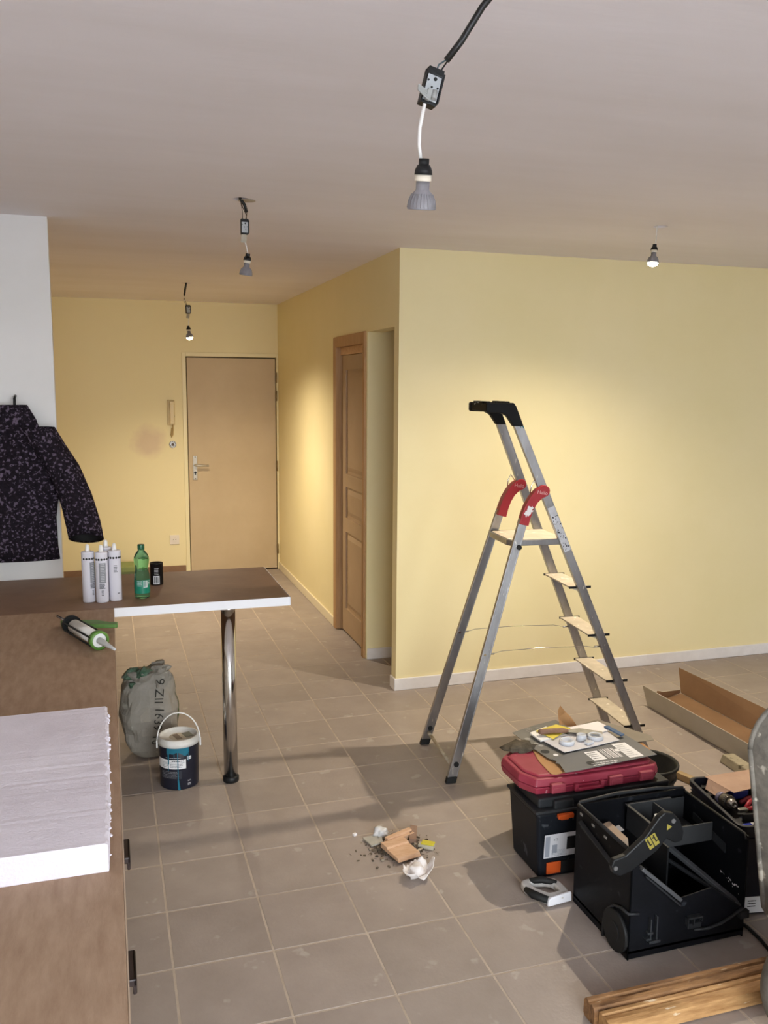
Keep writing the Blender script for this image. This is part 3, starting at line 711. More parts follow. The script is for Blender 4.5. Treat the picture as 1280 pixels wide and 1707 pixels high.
tag(dh.build('dust_heap', [mat('grey_dust', '675B4D', 0.95, var='574C40', scale=60), mat('dust_dark', '4C443B', 0.95), mat('dust_pale', '8F8373', 0.95)]), 'heap of grey sweepings and splinters on the tiles', 'dust', kind='stuff')
def prof_block(name, label, cat, pA, pB, prof, m):
    """moulding: (across, up) section swept from pA to pB"""
    pA = Vector(pA); pB = Vector(pB); d = (pB-pA).normalized(); s_ = Vector((d.y, -d.x, 0)); k = len(prof)
    vs = [pA + s_*a + Vector((0, 0, z)) for a, z in prof] + [pB + s_*a + Vector((0, 0, z)) for a, z in prof]
    fs = [tuple(range(k)), tuple(reversed(range(k, 2*k)))] + [(i, (i+1) % k, (i+1) % k+k, i+k) for i in range(k)]
    b = MB(); b.add(vs, fs); return b
b = prof_block('', '', '', (0.808, -0.437, 0.010), (0.903, -0.414, 0.010), [(0, 0), (0, 0.020), (0.042, 0.020), (0.046, 0.014), (0.082, 0.013), (0.120, 0.013), (0.128, 0.0)], None)
tag(b.build('wood_offcut', M_RAWWOOD), 'wide stepped offcut of pink-brown wood on the dust heap', 'wood offcut')
b = prof_block('', '', '', (0.832, -0.408, 0.012), (0.945, -0.362, 0.012), [(0, 0), (0, 0.022), (0.018, 0.022), (0.020, 0.014), (0.034, 0.014), (0.034, 0)], None)
tag(b.build('wood_batten', M_RAWWOOD), 'narrow rebated wood batten lying behind the wide offcut', 'wood offcut')
b = MB().slab([(0.762, -0.345, 0.010), (0.778, -0.410, 0.008), (0.826, -0.405, 0.014), (0.836, -0.350, 0.018)], 0.006)
tag(b.build('tile_shard', mat('grey_shard', 'A29D92', 0.5, var='B8B2A6', scale=20)), 'flat grey tile shard at the left of the dust heap', 'tile shard')
def crumple(name, label, cat, c, S, seed, m, amp=0.5, sub_=3, cut_=-0.35):
    bm = bmesh.new(); bmesh.ops.create_icosphere(bm, subdivisions=sub_, radius=1); V = []
    for v in bm.verts:
        q = v.co.copy(); r = 1+amp*noise.noise(q*1.7+Vector((seed, 0, 0)))+amp*0.5*(abs(noise.noise(q*3.7+Vector((0, seed, 0))))*2-0.4)
        q *= r; q.z = max(q.z, cut_); V.append(Vector(c) + Vector((q.x*S[0], q.y*S[1], (q.z-cut_)*S[2])))
    b = MB(); b.add(V, [[x.index for x in f.verts] for f in bm.faces], 0, True); bm.free()
    return tag(b.build(name, m), label, cat)
M_PAPER = mat('white_tissue', 'E6E1E0', 0.8, bump=0.2, bscale=60)
crumple('plastic_scrap', 'crumpled clear-white plastic scrap on the grey shard', 'plastic scrap', (0.835, -0.345, 0.012), (0.028, 0.024, 0.020), 4.4, mat('pale_plastic', 'C9C8C8', 0.35))
tag(MB().slab([(0.925, -0.425, 0.022), (0.955, -0.428, 0.016), (0.985, -0.352, 0.028), (0.960, -0.345, 0.034)], 0.004).slab([(0.925, -0.425, 0.022), (0.955, -0.428, 0.016), (0.952, -0.43, 0.0), (0.925, -0.43, 0.0)], 0.003).build('card_scrap', mat('brown_scrap', '8E705C', 0.7, var='7A5E4C', scale=15)), 'curled brown card scrap right of the batten', 'card scrap')
sp = thing('sponge_scrap', 'small sponge with yellow top beside the wood offcuts', 'sponge', (0.978, -0.47, 0))
E_ = Euler((0, 0, -0.62))
MB().box((0.980, -0.472, 0.008), (0.062, 0.028, 0.016), E_).build('pad', mat('dirty_white_sponge', 'B9B2A0', 0.9, bump=0.4, bscale=150), sp, bevel=0.003)
MB().box((0.986, -0.474, 0.0195), (0.050, 0.028, 0.007), E_).build('scouring_layer', mat('yellow_sponge', 'C9BC3E', 0.9, bump=0.4, bscale=150), sp, bevel=0.002)
tag(MB().tube([(0.905, -0.513, 0.014), (0.93, -0.504, 0.013), (0.957, -0.489, 0.010)], [0.004, 0.0045, 0.003], 6).build('wood_sliver', mat('pale_sliver', 'BFAF98', 0.7)), 'thin pale wood sliver in front of the offcut', 'wood sliver')
tag(MB().box((0.741, -0.304, 0.005), (0.014, 0.012, 0.010), (0, 0, 0.4)).build('plaster_chip', M_PAPER, bevel=0.001), 'tiny white plaster chip at the far left of the heap', 'plaster chip')
# crumpled tissue: cupped sheet with a ragged rim
bm_v = []; bm_f = []; nr, na = 9, 44
for i in range(nr):
    t = i/(nr-1)
    for k in range(na):
        a = 2*math.pi*k/na; wv = noise.noise(Vector((math.cos(a)*1.6, math.sin(a)*1.6, 4.0))); w2 = noise.noise(Vector((math.cos(a)*4, math.sin(a)*4, 9.0)))
        r = 0.008+0.046*t**0.8*(1+0.22*w2*t+0.15*wv); z = 0.002+0.050*t**2.2*(0.75+0.9*wv+0.45*w2)+0.012*math.sin(t*3.2)*abs(math.sin(a*1.5+0.4))
        bm_v.append((0.880+r*math.cos(a)*1.05, -0.652+r*math.sin(a)*0.95, max(0.0008, z)))
for i in range(nr-1):
    for k in range(na): k2 = (k+1) % na; bm_f.append((i*na+k, i*na+k2, (i+1)*na+k2, (i+1)*na+k))
bm_f.append(tuple(range(na-1, -1, -1)))
b = MB(); b.add(bm_v, bm_f, 0, True); o = b.build('crumpled_tissue', M_PAPER)
md = o.modifiers.new('sheet', 'SOLIDIFY'); md.thickness = 0.0015; md.offset = 1
tag(o, 'crumpled white tissue cupped on the tiles before the heap', 'tissue')
wad = crumple('folded_wad', None, None, (0.878, -0.645, 0.006), (0.034, 0.028, 0.026), 12.3, M_PAPER, 0.55)
wl = wad.location.copy(); wad.parent = o; wad.location = wl - o.location

# ---------------- step ladder
LO = Vector((1.2855, 0.2465, 0)); LU = Vector((0.99649, -0.08370, 0)); LV = Vector((0.08370, 0.99649, 0))
def LP(u, v, z): return LO + LU*u + LV*v + Vector((0, 0, z))
def HW(z): return 0.221-0.062*z
def qprism(mb, c0, c1, mi=0):
    vs = list(c0)+list(c1); n = len(c0)
    mb.add(vs, [tuple(range(n)), tuple(reversed(range(n, 2*n)))] + [(i, (i+1) % n, (i+1) % n+n, i+n) for i in range(n)], mi)
def member(mb, ul, ur, s, z0, z1, d0, d1, mi=0):
    """bar leaning in u (ul(z), ur(z) its edges) between offsets d0..d1 from the ladder's side plane"""
    q = []
    for z in (z0, z1):
        va, vb = s*HW(z)+d0, s*HW(z)+d1
        q.append([LP(ul(z), va, z), LP(ur(z), va, z), LP(ur(z), vb, z), LP(ul(z), vb, z)])
    qprism(mb, q[0], q[1], mi)
rl_, rr_ = (lambda z: 0.980-0.425*z), (lambda z: 1.0175-0.4225*z)
ll_, lr_ = (lambda z: -0.012+0.2918*z), (lambda z: 0.031+0.288*z)
ladder = thing('step_ladder', 'paint-spattered aluminium step ladder standing open on the tiles', 'ladder', tuple(LP(0.5, 0, 0)))
M_RUB = mat('black_rubber', '141414', 0.7)
M_CAP = mat('matt_black_plastic', '0F0F10', 0.6, spec=0.2)
M_RED = mat('red_plastic', 'A3222A', 0.4)
for s in (-1, 1):
    b = MB(); member(b, rl_, rr_, s, 0.02, 1.625, -0.011*s-0.011, -0.011*s+0.011)
    for e0, e1 in ((lambda z: rl_(z)-.001, lambda z: rl_(z)+.004), (lambda z: rr_(z)-.004, lambda z: rr_(z)+.001)):
        member(b, e0, e1, s, 0.021, 1.62, -0.011*s-0.0125, -0.011*s+0.0125)
    rail = b.build('rail', M_ALU, ladder, bevel=0.0015)
    b = MB(); member(b, lambda z: rl_(z)-.003, lambda z: rr_(z)+.003, s, 0.0, 0.028, -0.011*s-0.014, -0.011*s+0.014); b.build('rubber_foot', M_RUB, rail, bevel=0.003)
    b = MB(); member(b, ll_, lr_, s, 0.02, 1.185, -0.009, 0.009)
    for e0, e1 in ((lambda z: ll_(z)-.001, lambda z: ll_(z)+.004), (lambda z: lr_(z)-.004, lambda z: lr_(z)+.001)): member(b, e0, e1, s, 0.021, 1.18, -0.0105, 0.0105)
    leg = b.build('leg', M_ALU, ladder, bevel=0.0015)
    b = MB(); member(b, lambda z: ll_(z)-.002, lambda z: lr_(z)+.002, s, 0.0, 0.03, -0.012, 0.012); b.build('rubber_foot', M_RUB, leg, bevel=0.003)
    # bolt and lower rivet on the leg
    b = MB(); b.cyl(LP(0.326, s*HW(1.05)-0.017, 1.05), LP(0.326, s*HW(1.05)+0.012, 1.05), 0.0115, n=16); b.build('pivot_bolt', M_RUB, leg)
    b = MB(); b.cyl(LP(0.035, s*HW(0.085)-0.013, 0.085), LP(0.035, s*HW(0.085)+0.011, 0.085), 0.012, n=14); b.build('bolt', M_RUB, leg)
    # red hinge clip: curved arm from the leg top to the rail
    cl = [(0.347, 1.150), (0.357, 1.190), (0.371, 1.228), (0.391, 1.262), (0.416, 1.288), (0.440, 1.300)]
    hw_ = [0.0225, 0.022, 0.022, 0.0225, 0.0245, 0.0255]; L_ = []; R_ = []
    for i, (u_, z_) in enumerate(cl):
        a = Vector(cl[max(i-1, 0)]); c_ = Vector(cl[min(i+1, len(cl)-1)]); t = (c_-a).normalized(); nn = Vector((-t.y, t.x))
        L_.append((u_+nn.x*hw_[i], z_+nn.y*hw_[i])); R_.append((u_-nn.x*hw_[i], z_-nn.y*hw_[i]))
    tip = []; t = (Vector(cl[-1])-Vector(cl[-2])).normalized(); a0 = math.atan2(t.y, t.x)
    for k in range(1, 8):
        a = a0 + math.pi/2 - math.pi*k/8; tip.append((cl[-1][0]+0.0255*math.cos(a), cl[-1][1]+0.0255*math.sin(a)))
    out = L_ + tip + R_[::-1]
    vF = s*HW(1.23) + (-0.022 if s < 0 else -0.032); vB = s*HW(1.23) + (0.012 if s < 0 else 0.010)
    b = MB(); qprism(b, [LP(u_, vF, z_) for u_, z_ in out], [LP(u_, vB, z_) for u_, z_ in out])
    clip = b.build('hinge_clip', M_RED, ladder, bevel=0.003)
    b = MB(); put_text(b, 'Hailo', on_plane(LP(0.430, vF-0.0008, 1.2945), LU, (0, 0, 1)), 0.0165, 0, rot=math.radians(-6 if s > 0 else -10))
    b.build('lettering', mat('clip_lettering', 'D9A9A6', 0.5), clip)
    b = MB(); b.tube([LP(0.385, vB, 1.285), LP(0.388, vB, 1.318), LP(0.40, vB, 1.345), LP(0.425, vB, 1.31)], 0.0025, 6); b.build('spring_wire', M_STEEL, clip)
    if s < 0:
        b = MB(); rr = random.Random(2); 
        pts = []
        for k in range(44):
            a = k*6.2832/44; r_ = rr.uniform(0.55, 1.05); pts.append((0.366+0.020*math.cos(a)*r_+0.012*math.sin(a), 1.212+0.027*math.sin(a)*r_))
        b.add([LP(u_, vF-0.001, z_) for u_, z_ in pts], [tuple(range(44))]); b.build('paint_splash', M_PAPER, clip)
    # black end cap of the rail bending into the top bar
    oc = [(0.349, 1.585), (0.326, 1.640), (0.312, 1.672), (0.300, 1.688), (0.180, 1.688), (0.172, 1.684), (0.172, 1.650), (0.180, 1.645), (0.245, 1.643), (0.270, 1.630), (0.292, 1.600), (0.302, 1.585)]
    vc = s*HW(1.62)-0.011*s
    b = MB(); qprism(b, [LP(u_, vc-0.016, z_) for u_, z_ in oc], [LP(u_, vc+0.016, z_) for u_, z_ in oc]); b.build('end_cap', M_CAP, ladder, bevel=0.004)
    # guard wire between leg and rail
    zw = 0.578; v_ = s*HW(zw)
    b = MB(); b.tube([LP(0.185, v_, zw-.004), LP(0.21, v_, zw-.004), LP(0.25, v_, zw+.006), LP(0.45, v_, zw+.010), LP(0.66, v_, zw+.004), LP(0.70, v_, zw-.004), LP(0.745, v_-0.012*s, zw-.004)], 0.0014, 5)
    b.tube([LP(0.168, v_-.012, zw-.004), LP(0.168, v_+.011, zw-.004)], 0.006, 8); b.tube([LP(0.185, v_, zw-.004), LP(0.215, v_, zw-.004)], 0.0042, 6)
    b.tube([LP(0.705, v_-0.011*s, zw-.004), LP(0.735, v_-0.011*s, zw-.004)], 0.0042, 6); b.build('guard_wire', M_STEEL, ladder)
b = MB()
ha = HW(1.65)-0.02
qprism(b, [LP(u_, -ha, z_) for u_, z_ in ((0.176, 1.650), (0.296, 1.650), (0.296, 1.684), (0.176, 1.684))], [LP(u_, ha, z_) for u_, z_ in ((0.176, 1.650), (0.296, 1.650), (0.296, 1.684), (0.176, 1.684))])
for k, (v0, v1) in enumerate(((-.10, -.075), (-.05, .0), (.03, .075))):
    for u0 in (0.178, 0.268): qprism(b, [LP(u0+a, v0, z_) for a, z_ in ((0, 1.684), (.022, 1.684), (.022, 1.694), (0, 1.694))], [LP(u0+a, v1, z_) for a, z_ in ((0, 1.684), (.022, 1.684), (.022, 1.694), (0, 1.694))])
b.build('top_tray', mat('splashed_black_plastic', '121213', 0.6, spec=0.2, speck='B9B9B4', speck_scale=30, speck_at=0.68), ladder, bevel=0.003)
# platform and four treads
M_DUST = mat('dusty_tread', 'C4B8A4', 0.75, var='B2A692', scale=14, speck='DED5C5', speck_scale=30, speck_at=0.64)
hp_ = HW(1.07)-0.013
po_ = [(0.287, -hp_+0.03), (0.305, -hp_), (0.565, -hp_), (0.565, hp_), (0.305, hp_), (0.287, hp_-0.03)]
b = MB(); qprism(b, [LP(u_, v_, 1.052) for u_, v_ in po_], [LP(u_, v_, 1.077) for u_, v_ in po_]); pf = b.build('platform', M_ALU, ladder, bevel=0.002)
b = MB(); po2 = [(0.296, -hp_+.034), (0.311, -hp_+.007), (0.558, -hp_+.007), (0.558, hp_-.007), (0.311, hp_-.007), (0.296, hp_-.034)]
qprism(b, [LP(u_, v_, 1.0765) for u_, v_ in po2], [LP(u_, v_, 1.0790) for u_, v_ in po2]); b.build('tread_mat', M_DUST, pf)
for z in (0.855, 0.628, 0.406, 0.183):
    tip_ = rl_(z)-0.031; h = HW(z)-0.023
    pf_ = [(tip_, z), (tip_+.092, z), (tip_+.092, z-.006), (tip_+.080, z-.007), (tip_+.070, z-.026), (tip_+.060, z-.030), (tip_+.006, z-.007), (tip_, z-.006)]
    b = MB(); qprism(b, [LP(u_, -h, z_) for u_, z_ in pf_], [LP(u_, h, z_) for u_, z_ in pf_]); st_ = b.build('tread', M_DUST, ladder)
    for s in (-1, 1):
        b = MB(); va, vb = s*(h-.001), s*(h+0.004); 
        qprism(b, [LP(u_, va, z_) for u_, z_ in ((tip_-.003, z-.009), (tip_+.104, z-.009), (tip_+.104, z+.0015), (tip_-.003, z+.0015))], [LP(u_, vb, z_) for u_, z_ in ((tip_-.003, z-.009), (tip_+.104, z-.009), (tip_+.104, z+.0015), (tip_-.003, z+.0015))])
        b.build('end_cap', M_BLACK, st_)
b = MB(); b.tube([LP(0.028, -0.205, 0.062), LP(0.028, 0.205, 0.062)], 0.0075, 10); b.tube([LP(0.028, 0.165, 0.062), LP(0.028, 0.207, 0.062)], 0.0095, 10)
b.build('cross_bar', mat('dusty_bar', 'A89C86', 0.6, var='CFC6B4', scale=30), ladder)
# sticker with warning text on the near rail
b = MB(); vN = lambda z: -HW(z)-0.0018
def on_rail(x, y):
    z = 1.225-x; uc = (rl_(z)+rr_(z))/2; return LP(uc+y*0.92, vN(z), z+y*0.38)
vs = []
for k in range(9):
    x = 0.20*k/8; vs += [on_rail(x, -0.0165), on_rail(x, 0.0165)]
b.add(vs, [(2*i, 2*i+2, 2*i+3, 2*i+1) for i in range(8)], 0)
vN = lambda z: -HW(z)-0.0024
rr = random.Random(4)
for k in range(46):
    x = rr.uniform(0.035, 0.192); y = rr.uniform(-0.0145, 0.0145); d = rr.uniform(.0012, .0042)
    b.add([on_rail(x-d, y-d*.5), on_rail(x+d, y-d*.7), on_rail(x+d*.8, y+d*.6), on_rail(x-d*.6, y+d*.8)], [(0, 1, 2, 3)], 1)
b.build('warning_sticker', [mat('worn_sticker', 'C9C9CE', 0.5, var='B2B2B6', scale=25), M_INK], ladder)
b = MB(); vN = lambda z: -HW(z)-0.002
pts = [(1.608, 0.008), (1.605, 0.020), (1.585, 0.0205), (1.572, 0.018), (1.590, 0.012), (1.578, 0.005), (1.592, -0.002)]
b.add([LP((rl_(z)+rr_(z))/2+dy, vN(z), z) for z, dy in pts], [tuple(range(7))]); b.build('paint_splash', mat('teal_splash', '1C5C63', 0.4), ladder)

# ---------------- toolbox with red case on it
M_TB = mat('dusty_blue_black_plastic', '14171D', 0.5, var='191C22', spec=0.2, scale=7, speck='46494E', speck_scale=22, speck_at=0.66)
M_TB2 = mat('grey_black_plastic', '1F2023', 0.5, var='292B2E', scale=9, spec=0.4)
M_ORANGE = mat('orange_plastic', 'C2501C', 0.45)
tbx = thing('toolbox', 'blue-black plastic toolbox with orange latches under the red case', 'toolbox', (1.54, -0.69, 0))
b = MB(); q0 = [(1.292, -0.795), (1.83, -0.795), (1.83, -0.580), (1.292, -0.580)]; q1 = [(1.272, -0.805), (1.84, -0.805), (1.84, -0.572), (1.272, -0.572)]
qprism(b, [Vector((x, y, 0)) for x, y in q0], [Vector((x, y, 0.255)) for x, y in q1]); tbd = b.build('body', M_TB, tbx, bevel=0.012, seg=3)
b = MB(); b.bb(1.264, 1.846, -0.812, -0.566, 0.252, 0.266); b.bb(1.285, 1.83, -0.788, -0.585, 0.266, 0.303); b.bb(1.34, 1.42, -0.806, -0.78, 0.262, 0.295); b.bb(1.60, 1.70, -0.806, -0.78, 0.262, 0.295)
b.build('lid', M_TB2, tbx, bevel=0.008, seg=3)
b = MB(); b.box((1.378, -0.818, 0.243), (0.062, 0.016, 0.016), (0.15, 0, 0)).bb(1.362, 1.394, -0.816, -0.806, 0.225, 0.246); b.build('latch', M_ORANGE, tbd, bevel=0.003)
b = MB(); b.bb(1.318, 1.375, -0.804, -0.7975, 0.018, 0.062); b.build('badge', M_ORANGE, tbd, bevel=0.002)
b = MB(); b.bb(1.376, 1.46, -0.803, -0.797, 0.02, 0.06); b.build('recess_shade', M_BLACKM, tbd)  # flat black block, its colour stands in for the shade of a hollow
lb = MB(); P = on_plane((1.302, -0.8060, 0.083), (1, 0, 0), (0, -0.06, 1)); P2 = on_plane((1.302, -0.8066, 0.083), (1, 0, 0), (0, -0.06, 1))
put_rect(lb, P, 0, 0.125, 0, 0.092, 0); put_rect(lb, P2, 0.004, 0.022, 0.005, 0.085, 1); textlines(lb, P2, 0.030, 0.10, 0.004, 0.03, 1, 5, 3, 0.3); put_text(lb, 'n°2', P2, 0.009, 2, 0.045, 0.070)
put_rect(lb, P2, 0.032, 0.052, 0.018, 0.05, 1); put_rect(lb, P2, 0.09, 0.125, 0.025, 0.075, 2)
lb.build('label', [mat('white_label', 'C9C8CC', 0.6), mat('label_grey_blue', '8E929B', 0.6), M_INK], tbd)
# red tool case
M_REDC = mat('dusty_red_case', '8E2338', 0.5, var='9C3A4C', scale=8, speck='B98890', speck_scale=45, speck_at=0.70)
rc_ = thing('red_case', 'dusty crimson plastic tool case lying flat on the toolbox', 'tool case', (1.52, -0.63, 0.303))
oc = [(1.250, -0.690), (1.285, -0.762), (1.40, -0.775), (1.775, -0.775), (1.800, -0.755), (1.800, -0.52), (1.775, -0.495), (1.30, -0.495), (1.250, -0.54)]
ins = lambda d: [(1.525+(x-1.525)*(1-d/0.27), -0.635+(y+0.635)*(1-d/0.14)) for x, y in oc]
b = MB(); qprism(b, [Vector((x, y, 0.3035)) for x, y in ins(0.008)], [Vector((x, y, 0.332)) for x, y in oc]); cb_ = b.build('base_shell', M_REDC, rc_, bevel=0.004)
b = MB(); qprism(b, [Vector((x, y, 0.3335)) for x, y in oc], [Vector((x, y, 0.362)) for x, y in ins(0.006)]); qprism(b, [Vector((x, y, 0.3625)) for x, y in ins(0.02)], [Vector((x, y, 0.3705)) for x, y in ins(0.026)])
b.build('lid_shell', M_REDC, rc_, bevel=0.005)
for x in (1.365, 1.60, 1.73):
    MB().bb(x-0.028, x+0.028, -0.789, -0.770, 0.315, 0.349).bb(x-0.022, x+0.022, -0.792, -0.786, 0.320, 0.338).build('latch', mat('faded_red', '9A3E4C', 0.5), rc_, bevel=0.003)
MB().bb(1.43, 1.55, -0.790, -0.778, 0.312, 0.324).bb(1.43, 1.445, -0.79, -0.772, 0.312, 0.340).bb(1.535, 1.55, -0.79, -0.772, 0.312, 0.340).build('handle', M_REDC, rc_, bevel=0.003)

# cards, packaging and small tools on the case
M_KRAFT = mat('kraft_card', 'B4895C', 0.8, var='A67A4D', scale=6)
M_GCARD = mat('grey_printed_card', '6A6864', 0.6, var='74716B', scale=5)
M_GCARD2 = mat('grey_card_slate', '5F6064', 0.55, var='686868', scale=4)
def sheet(name, label, cat, poly, m, th=0.0018, dz=()):
    t = thing(name, label, cat, tuple(poly[0])); o = MB().slab(poly, th).build('card', m, t); return t, o
def z_(p, z): return [(x, y, z if not callable(z) else z(x, y)) for x, y in p]
sheet('kraft_card', 'torn brown kraft cardboard bottom of the stack on the red case', 'cardboard', z_([(1.395, -0.50), (1.360, -0.640), (1.352, -0.745), (1.368, -0.758), (1.42, -0.748), (1.74, -0.690), (1.825, -0.665), (1.850, -0.50), (1.80, -0.40)], 0.3735), M_KRAFT, 0.0025)
t, o = sheet('grey_card', 'grey printed packaging card at the left of the stack', 'card', z_([(1.378, -0.375), (1.50, -0.33), (1.612, -0.30), (1.64, -0.50), (1.60, -0.612), (1.41, -0.665), (1.398, -0.64), (1.385, -0.52)], lambda x, y: 0.379-0.004*(y+0.5)), M_GCARD)
P = on_plane((1.0, 0, 0.3826), (1, 0, 0), (0, 1, 0)); b = MB()
def disc(mb, place, cx, cy, r, mi, n=18): mb.add([place(cx+r*math.cos(6.2832*k/n), cy+r*math.sin(6.2832*k/n)) for k in range(n)], [tuple(range(n))], mi)
disc(b, P, 0.414, -0.585, 0.017, 0); disc(b, P, 0.438, -0.625, 0.010, 1); disc(b, P, 0.425, -0.530, 0.010, 2); disc(b, P, 0.417, -0.505, 0.009, 2); disc(b, P, 0.405, -0.456, 0.012, 2); textlines(b, P, 0.44, 0.52, -0.395, -0.355, 2, 3, 4, 0.3)
split_build(b, 'print', [M_INK, M_WHITEINK, mat('light_grey_print', '9A9893', 0.6)], o, 0.008)
t, o = sheet('slate_card', 'slate grey barcoded card at the front of the stack', 'card', z_([(1.405, -0.655), (1.412, -0.680), (1.402, -0.690), (1.410, -0.705), (1.395, -0.775), (1.45, -0.775), (1.80, -0.742), (1.795, -0.60), (1.79, -0.545)], lambda x, y: 0.3845+0.012*(x-1.4)), M_GCARD2)
P = lambda x, y: Vector((x, y, 0.3845+0.012*(x-1.4)+0.0012)); b = MB()
put_rect(b, P, 1.545, 1.60, -0.722, -0.645, 0); barcode(b, P, 1.61, 1.672, -0.722, -0.640, 0, 4, 6); put_rect(b, P, 1.685, 1.745, -0.740, -0.610, 0); disc(b, P, 1.66, -0.70, 0.0001, 0); disc(b, P, 1.678, -0.665, 0.012, 0); disc(b, P, 1.522, -0.735, 0.016, 1)
textlines(b, P, 1.52, 1.64, -0.765, -0.735, 0, 2, 6, 0.35); textlines(b, lambda x, y: P(x, y)+Vector((0, 0, .0006)), 1.55, 1.595, -0.715, -0.65, 1, 4, 8, 0.25); textlines(b, lambda x, y: P(x, y)+Vector((0, 0, .0006)), 1.69, 1.735, -0.73, -0.62, 2, 7, 8, 0.2)
split_build(b, 'print', [M_WHITEINK, M_INK, M_GREYP], o, 0.008)
sheet('offcut_card', 'blank grey-brown card sticking out at the right of the stack', 'card', z_([(1.70, -0.37), (1.785, -0.345), (1.90, -0.555), (1.885, -0.600), (1.80, -0.600), (1.765, -0.62), (1.70, -0.56)], lambda x, y: 0.3775), mat('grey_brown_card', '7D7466', 0.7, var='8A8172', scale=6))
tr_, o = sheet('blister_pack', 'white backing card holding clear plastic fittings on the stack', 'packaging', z_([(1.445, -0.515), (1.470, -0.632), (1.60, -0.615), (1.735, -0.590), (1.735, -0.45), (1.60, -0.47)], 0.3925), mat('white_glossy_card', 'D5D3D6', 0.4, var='C3C2C8', scale=18))
M_CLEAR = mat('clear_blister', 'C9CDD4', 0.15, spec=0.8)
for nm_, x, y, r in (('dome', 1.520, -0.560, 0.030), ('dome', 1.652, -0.548, 0.032)):
    MB().lathe([(r, 0.0), (r*0.97, 0.012), (r*0.90, 0.015), (r*0.72, 0.015), (r*0.66, 0.004), (0.002, 0.004)], 28, (x, y, 0.3927)).build(nm_, M_CLEAR, o)
MB().lathe([(0.020, 0), (0.019, 0.022), (0.014, 0.024), (0.012, 0.008), (0.001, 0.008)], 24, (1.592, -0.545, 0.3927)).build('socket', M_CLEAR, o)
MB().box((1.60, -0.59, 0.398), (0.035, 0.022, 0.010), (0, 0, 0.3)).build('fitting', M_CLEAR, o, bevel=0.003)
sheet('white_card', 'plain white card under the scraper blade', 'card', z_([(1.585, -0.430), (1.75, -0.405), (1.765, -0.488), (1.66, -0.53), (1.60, -0.50)], 0.3955), M_PAPER)
sheet('leaflet', 'folded white leaflet with dark edge under the yellow card', 'leaflet', z_([(1.428, -0.430), (1.432, -0.513), (1.56, -0.488), (1.52, -0.39)], 0.3955), M_WHITEP, 0.006)
sheet('yellow_card', 'bright yellow card under the wooden scraper handle', 'card', z_([(1.455, -0.428), (1.565, -0.392), (1.600, -0.445), (1.482, -0.522)], 0.3985), mat('yellow_paper', 'D8C64A', 0.6))
sc_ = thing('scraper', 'old scraper with worn brown handle and dull blade on the cards', 'scraper', (1.51, -0.475, 0.399))
b = MB(); b.tube([(1.447, -0.468, 0.4105), (1.455, -0.469, 0.4108), (1.50, -0.474, 0.411), (1.545, -0.479, 0.4105), (1.568, -0.482, 0.408)], [0.010, 0.0135, 0.0125, 0.0125, 0.008], 12, flat=(1.0, 0.8)); b.build('handle', mat('worn_brown_wood', '6E4F3E', 0.6, var='8A6A55', scale=30), sc_)
b = MB(); b.slab([(1.562, -0.490, 0.407), (1.60, -0.510, 0.406), (1.685, -0.548, 0.404), (1.700, -0.520, 0.404), (1.63, -0.468, 0.406), (1.575, -0.468, 0.407)], 0.0014); b.build('blade', mat('dull_blade', 'A8A59C', 0.45, 0.5, var='8F8C84', scale=30), sc_)
bl_ = thing('blue_clip', 'small blue plastic strip at the right of the blister pack', 'strip', (1.75, -0.51, 0.393))
MB().slab([(1.735, -0.475, 0.400), (1.755, -0.470, 0.400), (1.772, -0.565, 0.398), (1.752, -0.572, 0.398)], 0.005).build('strip', mat('blue_plastic', '3D5A80', 0.4), bl_)
b = MB(); b.slab([(1.64, -0.375, 0.376), (1.665, -0.395, 0.376), (1.650, -0.360, 0.410), (1.633, -0.346, 0.428), (1.622, -0.318, 0.448), (1.612, -0.318, 0.425), (1.606, -0.335, 0.402), (1.600, -0.360, 0.376)], 0.002)
tag(b.build('torn_cardboard', M_KRAFT), 'torn brown cardboard flap standing up behind the stack', 'cardboard')
crumple('dirty_rag', 'dirty brown-grey rag at the left end of the red case', 'rag', (1.345, -0.505, 0.371), (0.060, 0.042, 0.016), 7.7, mat('dirty_cloth', '5E5546', 0.95, var='3F382E', scale=30, bump=0.5, bscale=120), 0.5)
# rubble bucket behind the case
rb = thing('rubble_bucket', 'black rubber bucket standing behind the red case', 'bucket', (1.968, -0.44, 0))
MB().lathe([(0.095, 0.0005), (0.098, 0.004), (0.124, 0.200), (0.131, 0.203), (0.131, 0.213), (0.124, 0.215), (0.118, 0.205), (0.092, 0.010), (0.002, 0.008)], 40, (1.968, -0.44, 0)).build('body', mat('black_rubber_bucket', '1A1A19', 0.65, var='26251F', scale=9, bump=0.1), rb)
MB().lathe([(0.119, 0.150), (0.1235, 0.152), (0.1235, 0.160), (0.120, 0.162)], 40, (1.968, -0.44, 0), cap0=False, cap1=False).build('band', M_RUB, rb)
MB().tube([(1.968+0.128*math.cos(a), -0.44+0.02*math.sin(a)+0.0, 0.205-0.0*a) for a in (0, 3.14159)], 0.002, 5).build('handle', M_RUB, rb) if False else None

